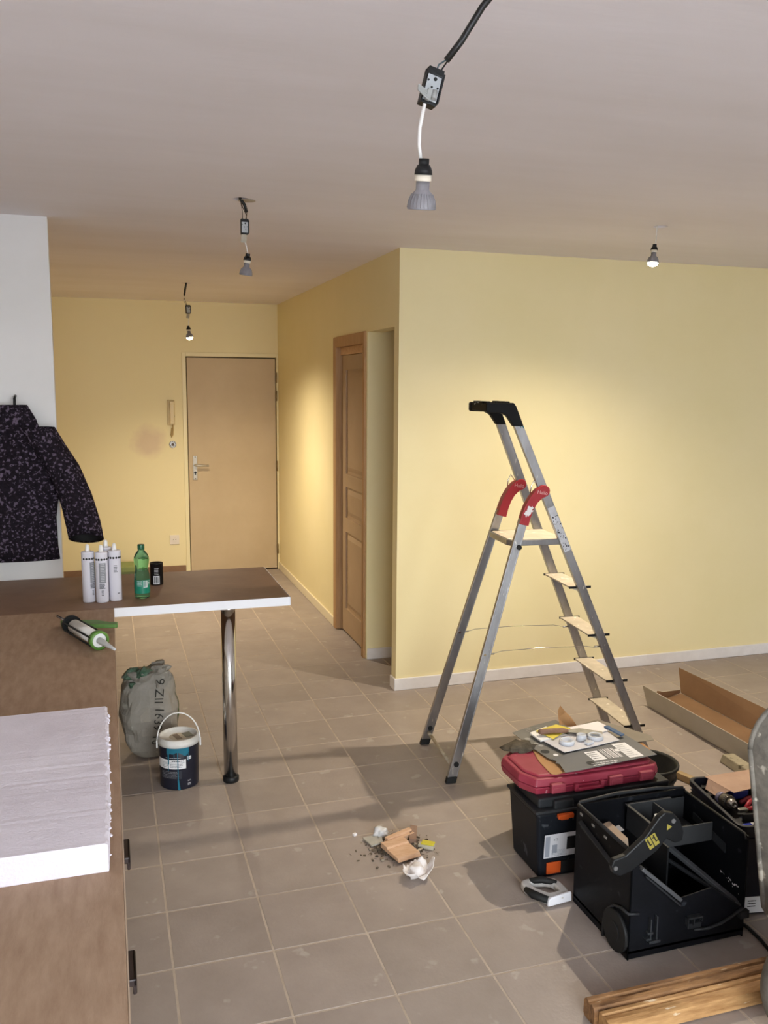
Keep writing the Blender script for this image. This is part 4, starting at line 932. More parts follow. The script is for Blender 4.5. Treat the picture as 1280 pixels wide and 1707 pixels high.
# ---------------- open tool chest in front
M_CH = mat('scuffed_black_plastic', '0E0F12', 0.5, var='131419', spec=0.14, scale=6, speck='2A2C31', speck_scale=24, speck_at=0.68)
ch = thing('tool_chest', 'large open black tool chest with half-cut front and flipped handle', 'tool chest', (1.56, -1.115, 0))
x0, x1, y0, y1, H = 1.342, 1.772, -1.285, -0.950, 0.355
b = MB(); b.bb(x0, x1, y0, y1, 0.02, 0.032); b.bb(x0, x0+0.006, y0, y1, 0.0, H); b.bb(x1-0.006, x1, y0, y1, 0.0, 0.345); b.bb(x0, x1, y1-0.006, y1, 0.0, H)
fr = [(x0, 0.003), (x1, 0.006), (x1, 0.095), (1.640, 0.192), (1.520, 0.176), (1.366, 0.312), (1.352, 0.355), (x0, 0.355)]
qprism(b, [Vector((x, y0, z)) for x, z in fr], [Vector((x, y0+0.006, z)) for x, z in fr])
cbody = b.build('body', M_CH, ch, bevel=0.002)
b = MB()                                                             # rim along the three full walls, and rails
b.tube([(x0+.003, y0+0.004, H), (x0+.003, y1-.01, H+.002), (x0+.012, y1-.002, H+.006), (1.50, y1, H+0.017), (1.66, y1, H+0.014), (x1-.01, y1-.003, H+.004)], 0.006, 8)
b.tube([(x1-.003, y1-.01, 0.347), (x1-.003, y0+.02, 0.345), (x1-.01, y0+.003, 0.335)], 0.0045, 8); b.build('rim', M_TB2, ch)
def rail_bar(pa, pb, wd, th, name, m=M_TB2):
    pa = Vector(pa); pb = Vector(pb); d = pb-pa; R = d.to_track_quat('X', 'Z').to_matrix()
    return MB().box((pa+pb)/2, (d.length, wd, th), R).build(name, m, ch, bevel=0.002)
rail_bar((1.372, -1.288, 0.306), (1.518, -1.290, 0.178), 0.022, 0.012, 'slide_rail', mat('grey_rail', '4A4B4E', 0.45))
rail_bar((1.385, -1.296, 0.280), (1.515, -1.298, 0.162), 0.010, 0.006, 'slide_rail')
rail_bar((1.645, -1.02, 0.205), (1.768, -1.272, 0.098), 0.020, 0.014, 'slide_rail', mat('grey_rail', '4A4B4E', 0.45))
rail_bar((1.600, -1.04, 0.19), (1.74, -1.275, 0.115), 0.012, 0.010, 'slide_rail')
b = MB(); b.bb(1.350, 1.53, -1.10, -0.957, 0.17, 0.176); b.bb(1.53, 1.536, -1.20, -0.957, 0.03, 0.30); b.build('shelf', M_BLACK, ch)
cd = MB()                                                            # inner caddy with two bins
cd.bb(1.525, 1.755, -0.975, -0.970, 0.255, 0.335); cd.bb(1.525, 1.531, -1.125, -0.97, 0.255, 0.335); cd.bb(1.625, 1.631, -1.125, -0.97, 0.26, 0.335); cd.bb(1.525, 1.755, -1.13, -1.125, 0.255, 0.318); cd.bb(1.525, 1.755, -1.125, -0.97, 0.250, 0.256)
cd.bb(1.520, 1.531, -1.135, -0.965, 0.333, 0.339); cd.bb(1.520, 1.70, -0.978, -0.966, 0.333, 0.341); cd.bb(1.523, 1.535, -1.15, -1.12, 0.28, 0.30)
cd.build('caddy', mat('caddy_grey', '303133', 0.45), ch, bevel=0.0015)
hb = MB()                                                            # flipped carry handle: flat arm with a round end
ha_ = [(1.255, 0.340), (1.262, 0.360), (1.302, 0.368), (1.366, 0.416), (1.413, 0.474), (1.433, 0.487), (1.464, 0.478), (1.489, 0.451), (1.504, 0.414), (1.499, 0.385), (1.474, 0.381), (1.443, 0.400), (1.411, 0.366), (1.326, 0.314), (1.285, 0.303), (1.262, 0.318)][::-1]
qprism(hb, [Vector((x, -1.310, z)) for x, z in ha_], [Vector((x, -1.290, z)) for x, z in ha_]); hnd = hb.build('handle', M_BLACK, ch, bevel=0.004)
b = MB(); ring = [(1.512+0.046*math.cos(a), 0.374+0.046*math.sin(a)) for a in [k*0.3307 for k in range(20)]]
b.cyl((1.462, -1.290, 0.425), (1.462, -1.262, 0.425), 0.036, n=24); b.cyl((1.30, -1.291, 0.336), (1.30, -1.286, 0.336), 0.02, n=16); b.bb(1.30, 1.352, -1.291, -1.284, 0.318, 0.350); b.build('pivot_boss', M_TB2, hnd)
b = MB(); Pq = on_plane((1.392, -1.3107, 0.400), (0.80, 0, 0.45), (-0.45, 0, 0.80)); put_rect(b, Pq, -0.019, 0.019, -0.020, 0.022, 0); Pq2 = on_plane((1.392, -1.3114, 0.400), (0.80, 0, 0.45), (-0.45, 0, 0.80))
put_rect(b, Pq2, -0.002, 0.001, -0.020, 0.022, 1)
for sx_ in (-0.012, 0.011):
    put_rect(b, Pq2, sx_-.007, sx_+.002, 0.008, 0.012, 1); put_rect(b, Pq2, sx_-.002, sx_+.002, -0.006, 0.018, 1); put_rect(b, Pq2, sx_-.002, sx_+.007, -0.008, -0.004, 1)
b.add([on_plane((1.446, -1.3108, 0.440), (0.8, 0, 0.45), (-.45, 0, .8))(x, y) for x, y in ((-.010, -.008), (.010, -.008), (0, .010))], [(0, 1, 2)], 0)
b.build('warning_sticker', [mat('yellow_sticker', '94883C', 0.5), M_INK], hnd)
b = MB()
for x, z in ((1.268, 0.334), (1.462, 0.456)): b.cyl((x, -1.3135, z), (x, -1.309, z), 0.007, n=12)
split_build(b, 'screw', mat('grey_steel', '8A8A8A', 0.4, 0.7), hnd)
b = MB()                                                             # lip of the arch at the lower left corner
pts = [(x0-0.004, -1.150, 0.0), (x0-0.004, -1.152, 0.06), (x0-.004, -1.170, 0.105), (x0-.004, -1.205, 0.140), (x0-0.004, -1.245, 0.155), (x0-.004, -1.287, 0.158), (x0+.03, -1.290, 0.155)]
b.tube(pts, 0.005, 6); b.build('arch_lip', mat('arch_grey', '2B2C2F', 0.5, spec=0.3), ch)
MB().cyl((x0-0.012, -1.222, 0.066), (x0-0.001, -1.222, 0.066), 0.065, n=28).cyl((x0-0.015, -1.222, 0.066), (x0-0.012, -1.222, 0.066), 0.03, n=20).build('arch_dark_disc', M_BLACKM, ch)  # matt black disc added for the dark inside the arch
b = MB(); b.bb(1.410, 1.415, -1.300, -1.285, 0.062, 0.135); b.bb(1.432, 1.437, -1.300, -1.285, 0.062, 0.140); b.bb(1.405, 1.445, -1.305, -1.285, 0.055, 0.064); b.bb(1.40, 1.42, -1.302, -1.285, 0.085, 0.092); b.bb(1.395, 1.415, -1.302, -1.285, 0.066, 0.072); b.build('clip_bracket', M_TB2, ch, bevel=0.0015)
b = MB(); b.bb(1.545, 1.600, -1.303, -1.285, 0.108, 0.114); b.bb(1.545, 1.549, -1.303, -1.285, 0.085, 0.114); b.bb(1.566, 1.570, -1.303, -1.285, 0.085, 0.114); b.bb(1.596, 1.600, -1.303, -1.285, 0.095, 0.114); b.bb(1.55, 1.60, -1.296, -1.285, 0.072, 0.09); b.build('clip_bracket', M_TB2, ch, bevel=0.0015)
b = MB(); b.tube([(1.57, -1.297, 0.070), (1.62, -1.300, 0.066), (1.67, -1.300, 0.074), (1.715, -1.300, 0.092), (1.752, -1.298, 0.112)], 0.006, 8, flat=(1, 0.6)); b.bb(1.742, 1.775, -1.303, -1.287, 0.075, 0.100); b.build('strap', M_TB2, ch)
for za, zb, ya, yb in ((0.262, 0.292, -1.20, -1.00),):
    MB().slab([(x0-0.003, -1.215, 0.250), (x0-0.003, -1.195, 0.268), (x0-0.003, -0.985, 0.312), (x0-.003, -0.985, 0.290)], 0.006).slab([(x0-0.014, -1.20, 0.266), (x0-0.014, -0.99, 0.310), (x0-0.001, -0.99, 0.314), (x0-0.001, -1.20, 0.270)], 0.004).build('grip_recess', M_TB2, ch)
b = MB()
for y, z in ((-0.985, 0.335), (-1.06, 0.333), (-1.135, 0.331)): b.bb(x0-0.002, x0+0.0, y-0.008, y+0.008, z-0.004, z+0.004)
split_build(b, 'slot_insert', mat('pale_slot', '8C8C88', 0.5), ch)
b = MB(); b.slab([(x1-0.0085, -1.02, 0.300), (x1-0.0085, -1.19, 0.270), (x1-0.0085, -1.19, 0.240), (x1-0.0085, -1.02, 0.275)], 0.005); b.build('rib', M_TB2, ch)
b = MB(); rr = random.Random(9)
for k in range(26):
    y = -1.16-0.10*rr.random(); z = 0.165-0.25*(-1.16-y)*rr.uniform(.3, 1.3)+0.0; d = rr.uniform(.001, .0038)
    b.add([(x1-0.0066, y+a*d, z+c*d) for a, c in ((-1, -.7), (.6, -1), (1.2, .8), (-.4, 1))], [(0, 1, 2, 3)])
b.build('paint_spatter', M_PAPER, cbody)
# loose things inside the chest
bx_ = thing('cardboard_packet', 'small beige cardboard packet inside the open black chest', 'packet', (1.44, -1.02, 0.176))
MB().box((1.448, -1.030, 0.237), (0.034, 0.105, 0.100), (0.1, -0.2, 0.05)).build('body', mat('beige_packet', 'B29A83', 0.7), bx_, bevel=0.002)
MB().box((1.458, -1.030, 0.2885), (0.024, 0.030, 0.0012), (0.1, -0.2, 0.05)).build('label', M_GREYP, bx_)
hs_ = thing('steel_socket', 'small steel socket inside the inner bin of the chest', 'socket', (1.585, -1.06, 0.256))  # small steel socket standing in the caddy
MB().lathe([(0.016, 0), (0.017, 0.05), (0.013, 0.062), (0.010, 0.07)], 20, (1.585, -1.06, 0.2565)).build('body', mat('worn_steel', '9A9790', 0.35, 0.8), hs_)
MB().lathe([(0.010, 0.07), (0.009, 0.078), (0.003, 0.08)], 16, (1.585, -1.06, 0.2565)).build('tip', M_WHITEP, hs_)

# ---------------- second toolbox with an open tray of tools
TB0 = set(o.name for o in bpy.data.objects)
t2 = thing('tray_toolbox', 'navy toolbox with an open top tray of tools at right', 'toolbox', (2.09, -0.99, 0))
X0, X1, Y0, Y1 = 1.838, 2.36, -1.180, -0.800
M_NB = mat('navy_black_plastic', '1C1E2A', 0.45, var='262836', scale=7)
b = MB(); qprism(b, [Vector((x, y, -0.045)) for x, y in ((X0+.02, Y0+.02), (X1-.02, Y0+.02), (X1-.02, Y1-.02), (X0+.02, Y1-.02))], [Vector((x, y, 0.238)) for x, y in ((X0+.008, Y0+.008), (X1-.008, Y0+.008), (X1-.008, Y1-.008), (X0+.008, Y1-.008))]); b2 = b.build('body', M_NB, t2, bevel=0.012)
def rr_loop(x0, x1, y0, y1, r, z, n=5):
    o = []
    for cx, cy, a0 in ((x1-r, y1-r, 0), (x0+r, y1-r, 90), (x0+r, y0+r, 180), (x1-r, y0+r, 270)):
        for k in range(n+1): a = math.radians(a0+90*k/n); o.append((cx+r*math.cos(a), cy+r*math.sin(a), z))
    return o
b = MB(); b.ring(rr_loop(X0, X1, Y0, Y1, 0.035, 0.262), rr_loop(X0+.013, X1-.013, Y0+.013, Y1-.013, 0.028, 0.262), (0, 0, 0.022)); b.ring(rr_loop(X0+.008, X1-.008, Y0+.008, Y1-.008, 0.03, 0.240), rr_loop(X0+.014, X1-.014, Y0+.014, Y1-.014, 0.026, 0.240), (0, 0, 0.024))
tray = b.build('tray', M_NB, t2, bevel=0.003)
b = MB(); b.bb(X0+.013, X1-.013, Y0+.012, Y1-.012, 0.2395, 0.244); b.bb(X0+.07, X1-.02, -1.075, -1.069, 0.244, 0.272); b.bb(2.07, 2.076, -1.07, Y1+.0-.014, 0.244, 0.274); b.build('divider', mat('tray_black', '1A1B20', 0.5), tray)
b = MB(); P = on_plane((1.880, Y0+.0185, -0.035), (1, 0, 0), (0, -0.05, 1)); put_rect(b, P, 0.0, 0.10, 0.0, 0.060, 0); P2 = on_plane((1.880, Y0+.0175, -0.035), (1, 0, 0), (0, -.05, 1)); textlines(b, P2, 0.012, 0.05, 0.02, 0.05, 1, 3, 3, .4)
b.build('label', [M_WHITEINK, M_INK], b2)
dc = thing('drill_chuck', 'steel drill chuck with toothed ring lying in the tray', 'drill chuck', (1.905, -0.985, 0.244))
da = Vector((0.02, -0.92, 0.16)).normalized(); dp0 = Vector((1.905, -0.952, 0.2665))
b = MB(); b.lathe([(0.021, 0), (0.0225, 0.003), (0.0225, 0.038), (0.021, 0.04)], 28, dp0, da)
for k in range(22):
    a = 2*math.pi*k/22; Am = axis_matrix(da).to_3x3(); b.box(dp0 + Am @ Vector((0.0225*math.cos(a), 0.0225*math.sin(a), 0.032)), (0.0035, 0.0035, 0.012), Am)
bd_ = b.build('toothed_ring', mat('grey_chuck', '6A6662', 0.4, 0.8), dc)
MB().lathe([(0.0185, 0.04), (0.0175, 0.055), (0.012, 0.068), (0.006, 0.070), (0.006, 0.055)], 24, dp0, da).build('nose', mat('bright_chuck', 'A59F98', 0.25, 0.9), dc)
MB().lathe([(0.022, -0.022), (0.0225, -0.001)], 24, dp0, da).build('collar', mat('violet_grey', '8583A0', 0.35, 0.4), dc)
mk = thing('blue_marker', 'thick blue and white marker pen in the front of the tray', 'marker', (1.95, -1.12, 0.244))
MB().tube([(1.862, -1.128, 0.254), (1.910, -1.120, 0.2545)], 0.010, 14).build('cap', mat('blue_cap', '2438B4', 0.3), mk)
MB().tube([(1.910, -1.120, 0.2545), (2.005, -1.105, 0.255)], 0.0098, 14).build('barrel', M_WHITEP, mk)
b = MB(); b.slab([(1.925, -1.122, 0.2648), (1.995, -1.111, 0.2652), (1.995, -1.107, 0.2652), (1.925, -1.118, 0.2648)], 0.001); b.build('print', M_INK, mk)
tag(MB().tube([(1.90, -1.143, 0.2505), (2.03, -1.134, 0.2505)], 0.005, 8).build('pencil', mat('brown_pencil', '7C4A3A', 0.5)), 'thin brown pencil beside the blue marker', 'pencil')
rp = thing('red_pliers', 'red-handled pliers lying in the middle of the tray', 'pliers', (2.04, -1.02, 0.244))
for dy, dz in ((0.0, 0.0), (0.028, 0.008)):
    MB().tube([(1.952, -1.020+dy*0.3, 0.262), (1.982, -1.015+dy, 0.262+dz), (2.020, -1.005+dy*1.6, 0.260+dz)], [0.006, 0.008, 0.0075], 10).build('handle', mat('red_grip', 'B5303C', 0.35), rp)
MB().box((1.937, -1.021, 0.260), (0.036, 0.018, 0.012), (0, 0, 0.1)).build('jaw', mat('worn_steel', '9A9790', 0.35, 0.8), rp, bevel=0.003)
tag(MB().tube([(1.965, -0.955, 0.252), (1.995, -0.950, 0.262), (2.035, -0.935, 0.258)], [0.007, 0.011, 0.009], 9).build('red_grip', mat('dark_red_grip', '8C2C38', 0.4)), 'short dark red screwdriver grip behind the pliers', 'tool grip')
tag(MB().box((1.985, -0.905, 0.262), (0.07, 0.030, 0.030), (0, 0, 0.2)).build('blue_case', mat('blue_case', '4650A8', 0.4), bevel=0.004), 'small blue bit case half under the kraft sheet', 'bit case')
for k, (x, y, r_) in enumerate(((1.873, -0.905, 0.5), (1.90, -0.850, -0.4), (2.14, -0.93, 0.9))):
    tag(MB().box((x, y, 0.2555), (0.05, 0.022, 0.020), (0, 0, r_)).cyl((x-.02, y, 0.256), (x+.025, y+.01, 0.266), 0.006, n=10).build('black_fitting', M_BLACK, bevel=0.002), ('black plastic fitting in the near left of the tray', 'black plastic fitting under the kraft sheet corner', 'black plastic fitting at the far right of the tray')[k], 'fitting')
b = MB(); vs = []
for i, (x, y, z) in enumerate(((1.892, -0.832, 0.298), (1.930, -0.971, 0.300), (2.085, -0.915, 0.294), (2.10, -0.785, 0.294))): vs.append((x, y, z))
b.slab(vs, 0.0012); b.slab([(1.897, -0.850, 0.2965), (1.925, -0.955, 0.2985), (1.888, -0.93, 0.268), (1.878, -0.87, 0.268)], 0.0012)
tag(b.build('kraft_sheet', mat('pink_kraft_paper', 'C2A18B', 0.7, var='B3927C', scale=8)), 'creased pinkish kraft paper sheet lying across the tool tray', 'paper')

# the whole toolbox with its contents stands a little turned
TR = Matrix.Translation((1.803, -1.205, 0.045)) @ Matrix.Rotation(math.radians(-10), 4, 'Z') @ Matrix.Translation((-1.838, 1.180, 0))
for o in list(bpy.data.objects):
    if o.name not in TB0 and o.parent is None: o.matrix_world = TR @ Matrix.Translation(o.location)

# ---------------- saw handle
sw = thing('hand_saw', 'white and black saw handle lying between toolbox and chest', 'saw', (1.29, -0.88, 0))
O_ = [(1.200, -0.838), (1.198, -0.868), (1.206, -0.898), (1.240, -0.952), (1.252, -0.960), (1.30, -0.957), (1.332, -0.948), (1.337, -0.92), (1.336, -0.875), (1.325, -0.845), (1.300, -0.828), (1.255, -0.822), (1.222, -0.824), (1.207, -0.828)]
I_ = [(1.232, -0.848), (1.230, -0.865), (1.238, -0.886), (1.262, -0.918), (1.268, -0.922), (1.285, -0.922), (1.303, -0.918), (1.307, -0.905), (1.306, -0.880), (1.300, -0.864), (1.285, -0.853), (1.260, -0.847), (1.246, -0.846), (1.238, -0.846)]
MB().ring([(x, y, 0.004) for x, y in O_], [(x, y, 0.004) for x, y in I_], (0, 0, 0.026)).build('handle', mat('saw_white', 'D5D2CF', 0.4, var='BDB9B4', scale=18), sw, bevel=0.006, seg=3)
MB().tube([(1.204, -0.868, 0.020), (1.212, -0.905, 0.021), (1.245, -0.953, 0.022)], [0.010, 0.0145, 0.0125], 12).build('grip', M_RUB, sw)
MB().tube([(1.235, -0.835, 0.026), (1.28, -0.842, 0.028), (1.320, -0.875, 0.028)], [0.010, 0.013, 0.008], 12).build('grip', M_RUB, sw)
MB().slab([(1.240, -0.966, 0.004), (1.336, -0.955, 0.004), (1.337, -0.950, 0.036), (1.255, -0.960, 0.034), (1.242, -0.964, 0.026)], 0.012).build('end_pad', mat('saw_pad', 'E2E1E6', 0.4), sw, bevel=0.004)
MB().slab([(1.30, -0.84, 0.012), (1.338, -0.90, 0.012), (1.339, -0.86, 0.012), (1.330, -0.83, 0.012)], 0.0015).build('blade', M_STEEL, sw)

# ---------------- long open cardboard box by the wall, boards next to it
lbx = thing('long_box', 'long open cardboard box, white outside and kraft inside', 'cardboard box', (2.84, 0.1, 0))
M_BOXW = mat('white_box_outside', 'B9B2A4', 0.7, var='AFA798', scale=4)
M_BOXK = mat('kraft_inside', '8A6A4C', 0.85, var='7E5F43', scale=4)
Yn, Yf = 0.610, -0.75
def panel(name, quad, th=0.003, mats=(M_BOXK, M_BOXW)):
    b = MB(); P_ = [Vector(p) for p in quad]; n = (P_[1]-P_[0]).cross(P_[2]-P_[0]).normalized()
    vs = P_ + [p-n*th for p in P_]; b.add(vs[:4], [(0, 1, 2, 3)], 0); b.add(vs, [(7, 6, 5, 4), (0, 4, 5, 1), (1, 5, 6, 2), (2, 6, 7, 3), (3, 7, 4, 0)], 1)
    return b.build(name, list(mats), lbx)
panel('bottom', [(2.690, Yn, 0.008), (2.690, Yf, 0.012), (3.000, Yf, 0.012), (2.985, Yn+0.10, 0.008)])
panel('side', [(2.660, Yn+0.005, 0.122), (2.655, Yf, 0.126), (2.688, Yf, 0.012), (2.688, Yn-0.01, 0.006)])
panel('side', [(3.005, Yf, 0.010), (3.025, Yf, 0.150), (3.000, Yn+0.155, 0.145), (2.992, Yn+0.11, 0.008)])
panel('end_flap', [(2.70, Yn-0.005, 0.010), (2.80, Yn+.03, 0.010), (2.80, Yn+.03, 0.062), (2.77, Yn+.025, 0.070), (2.72, Yn, 0.060)][:4])
panel('end_flap', [(2.80, Yn+.03, 0.010), (2.98, Yn+.10, 0.010), (2.97, Yn+.09, 0.034), (2.80, Yn+.03, 0.058)])
plk = thing('plaster_board', 'plaster-crusted grey plank end beside the long cardboard box', 'plank', (2.6, -0.35, 0))
b = MB(); qprism(b, [Vector(p) for p in ((2.585, -0.135, 0.002), (2.640, -0.150, 0.002), (2.640, -0.165, 0.050), (2.588, -0.150, 0.046))], [Vector(p) for p in ((2.545, -0.95, 0.002), (2.60, -0.95, 0.002), (2.60, -0.95, 0.050), (2.545, -0.95, 0.048))])
b.build('board', mat('crusted_plank', '8D8470', 0.85, var='A79C84', scale=9, speck='6A604F', speck_scale=25, speck_at=0.62, bump=0.4, bscale=40), plk, bevel=0.004)
lt = thing('wooden_lath', 'thin pale wooden lath on the floor behind the tray toolbox', 'lath', (2.33, -0.33, 0))
qb = MB(); qprism(qb, [Vector(p) for p in ((2.262, -0.190, 0.001), (2.290, -0.180, 0.001), (2.290, -0.180, 0.032), (2.262, -0.190, 0.032))], [Vector(p) for p in ((2.40, -0.62, 0.001), (2.428, -0.61, 0.001), (2.428, -0.61, 0.032), (2.40, -0.62, 0.032))])
qb.build('strip', mat('pale_lath', 'B39A75', 0.7, var='A0885F', scale=12), lt, bevel=0.002)
crumple('tissue_ball', 'small white paper scrap on the floor behind the ladder foot', 'paper scrap', (2.66, 0.82, 0.001), (0.022, 0.022, 0.03), 2.2, M_PAPER)

# ---------------- timber mouldings in the foreground
M_OLDW = mat('old_moulding_timber', 'A0764B', 0.6, var='5E3F25', scale=7, detail=7, stretch=(1.2, 9, 9), speck='D3BFA3', speck_scale=16, speck_at=0.70, bump=0.3, bscale=40)
M_OLDW2 = mat('old_moulding_pale', 'C69B68', 0.55, var='8C6238', scale=7, detail=6, stretch=(1.0, 6, 6), speck='DCCBB0', speck_scale=12, speck_at=0.68, bump=0.2, bscale=40)
prA = [(0.0, 0.008), (0.0, 0.048), (0.010, 0.060), (0.022, 0.060), (0.026, 0.054), (0.034, 0.054), (0.038, 0.059), (0.050, 0.056), (0.056, 0.046), (0.056, 0.004), (0.008, 0.002)]
prB = [(0.0, 0.004), (0.0, 0.050), (0.006, 0.054), (0.016, 0.054), (0.020, 0.049), (0.028, 0.053), (0.040, 0.052), (0.056, 0.047), (0.058, 0.006), (0.054, 0.002)]
b = prof_block('', '', '', (1.092, -1.452, 0.0), (2.25, -1.452, 0.0), prA, None); tag(b.build('timber_moulding', M_OLDW), 'old grooved timber moulding on the floor, the one nearer the tool chest', 'timber')
b = prof_block('', '', '', (1.104, -1.5115, 0.0), (2.25, -1.5115, 0.0), prB, None); tag(b.build('timber_moulding', M_OLDW2), 'old pale-faced timber moulding on the floor, the one nearest the camera', 'timber')

# ---------------- wheelbarrow stood up on its nose
M_BARROW = mat('plaster_splashed_steel', '5C5852', 0.7, 0.0, var='837D73', scale=16, speck='B9B2A4', speck_scale=20, speck_at=0.58, bump=0.5, bscale=35)
wb = thing('wheelbarrow', 'plaster-splashed grey wheelbarrow stood on end at the right edge', 'wheelbarrow', (1.95, -1.6, 0))
ol = []
for cx, cz, r, a0, a1 in ((1.760, 0.715, 0.135, 180, 90), (2.15, 0.715, 0.135, 90, 0)):
    for k in range(9): a = math.radians(a0+(a1-a0)*k/8); ol.append((cx+r*math.cos(a), cz+r*math.sin(a)))
ol += [(2.27, 0.60), (2.20, 0.20), (2.14, 0.10), (1.78, 0.10), (1.715, 0.20), (1.645, 0.60)]
cxm, czm = 1.955, 0.46
b = MB(); rows_ = []
for s_, y in ((1.0, -1.425), (1.0, -1.432), (0.93, -1.50), (0.84, -1.560), (0.6, -1.575)):
    rows_.append([(cxm+(x-cxm)*s_, y, czm+(z-czm)*s_) for x, z in ol])
k = len(ol); vs = [p for r in rows_ for p in r]; fs = []
for i in range(len(rows_)-1):
    for j in range(k): j2 = (j+1) % k; fs.append((i*k+j, i*k+j2, (i+1)*k+j2, (i+1)*k+j))
fs.append(tuple((len(rows_)-1)*k+j for j in range(k))); b.add(vs, fs, 0, True)
pan = b.build('pan', M_BARROW, wb)
md = pan.modifiers.new('sheet', 'SOLIDIFY'); md.thickness = 0.003
b = MB(); b.tube([(x, -1.428, z) for x, z in ol] + [(ol[0][0], -1.428, ol[0][1])], 0.008, 8); b.build('rim', M_BARROW, pan)
wc = Vector((1.652, -1.715, 0.178))
b = MB(); b.lathe([(0.112, -0.03), (0.150, -0.036), (0.168, -0.030), (0.1775, -0.012), (0.1775, 0.012), (0.168, 0.030), (0.150, 0.036), (0.112, 0.03), (0.112, -0.03)], 44, wc, (0, 1, 0), cap0=False, cap1=False)
for r in (0.160, 0.150, 0.135): b.lathe([(r-.003, -0.0345), (r, -0.0385), (r+.003, -0.0345)], 44, wc, (0, 1, 0), cap0=False, cap1=False)
whl = b.build('tyre', mat('dusty_grey_rubber', '55524C', 0.8, var='7A766C', scale=12, bump=0.3), wb)
MB().lathe([(0.03, -0.05), (0.03, -0.02), (0.112, -0.012), (0.112, 0.012), (0.03, 0.02), (0.03, 0.05)], 32, wc, (0, 1, 0)).build('wheel_rim', M_BARROW, whl)
b = MB()
for y in (-1.655, -1.775): b.tube([(1.652, y, 0.178), (1.80, y, 0.24), (1.86, -1.60, 0.30), (1.86, -1.585, 0.70), (1.83, -1.50, 0.95), (1.83, -1.48, 1.25)] if y > -1.7 else [(1.652, y, 0.178), (1.95, y, 0.24), (2.06, -1.60, 0.30), (2.06, -1.585, 0.70), (2.09, -1.50, 0.95), (2.09, -1.48, 1.25)], 0.013, 10)
b.tube([(1.652, -1.80, 0.178), (1.652, -1.63, 0.178)], 0.009, 10); b.build('frame_tube', M_BARROW, wb)
tag(MB().tube([(1.800, -1.195, 0.007), (1.812, -1.26, 0.007), (1.806, -1.33, 0.007), (1.79, -1.40, 0.007), (1.86, -1.425, 0.007), (2.0, -1.42, 0.007)], 0.006, 8).build('black_cable', M_BLACK), 'black cable on the floor between tool chest and timbers', 'cable')

# ---------------- bare lamps hanging from the ceiling holes
M_REFL = mat('grey_reflector', '7E7B80', 0.4, var='8A878B', scale=30)
M_WIREW = mat('white_flex', 'E5E2DE', 0.4)
M_BOXG = mat('pale_grey_plate', 'A9ADB0', 0.5)
def gu10(t, base, tilt, lit, sc=1.0, power=1.0):
    """reflector lamp with lamp holder; base = centre of the glass rim, axis up along tilt"""
    a = Vector(tilt).normalized(); o = Vector(base); k = sc
    MB().lathe([(0.0095*k, 0.074*k), (0.0095*k, 0.0875*k)], 20, o, a).lathe([(0.0165*k, 0.060*k), (0.0155*k, 0.068*k), (0.0115*k, 0.0765*k)], 24, o, a).build('lamp_holder', M_BLACK, t)
    MB().lathe([(0.0152*k, 0.049*k), (0.0155*k, 0.050*k), (0.0155*k, 0.0600*k)], 24, o, a).build('holder_ring', mat('ivory_ceramic', 'DCD2C0', 0.5), t)
    b = MB(); b.lathe([(0.0255*k, 0.0), (0.0265*k, 0.001), (0.0262*k, 0.005), (0.0238*k, 0.016), (0.0190*k, 0.027), (0.0130*k, 0.0335*k/k), (0.0123*k, 0.0345), (0.0123*k, 0.050)], 36, o, a, cap0=False)
    A_ = axis_matrix(a).to_3x3()
    for q in range(24):
        an = 2*math.pi*q/24; d = A_ @ Vector((math.cos(an), math.sin(an), 0)); b.tube([o+a*0.003+d*0.0263*k, o+a*0.016+d*0.0240*k, o+a*0.027+d*0.0192*k], 0.0011, 4)
    rf = b.build('reflector', M_REFL, t)
    m = mat('lit_glass', 'FFF6E0', 0.3, emit=((1.0, 0.83, 0.55), 60.0)) if lit else mat('dark_lens', 'A7A39C', 0.2)
    MB().lathe([(0.0252*k, 0.0012), (0.022*k, -0.0075 if lit else 0.0), (0.012*k, -0.0135 if lit else 0.0005), (0.001, -0.016 if lit else 0.0005)], 28, o, a, cap0=False).build('lens', m, rf)  # lit lens bulges deeper, so the spread of its glow is put into the shape
    if lit:
        # wide spill and the tighter main beam of the reflector
        for watts, size, blend in ((LAMP_WATTS, 154, 0.95), (BEAM_WATTS, 104, 1.0)):
            li_ = bpy.data.lights.new('lamp_light', 'SPOT'); li_.energy = watts*power; li_.color = LAMP_COLOR; li_.spot_size = math.radians(size); li_.spot_blend = blend; li_.shadow_soft_size = 0.016
            lo = bpy.data.objects.new('lamp_light', li_); COL.objects.link(lo); lo.parent = t
            p = o - a*0.032; lo.location = p - world_loc(t); lo.rotation_euler = (-a).to_track_quat('-Z', 'Y').to_euler()
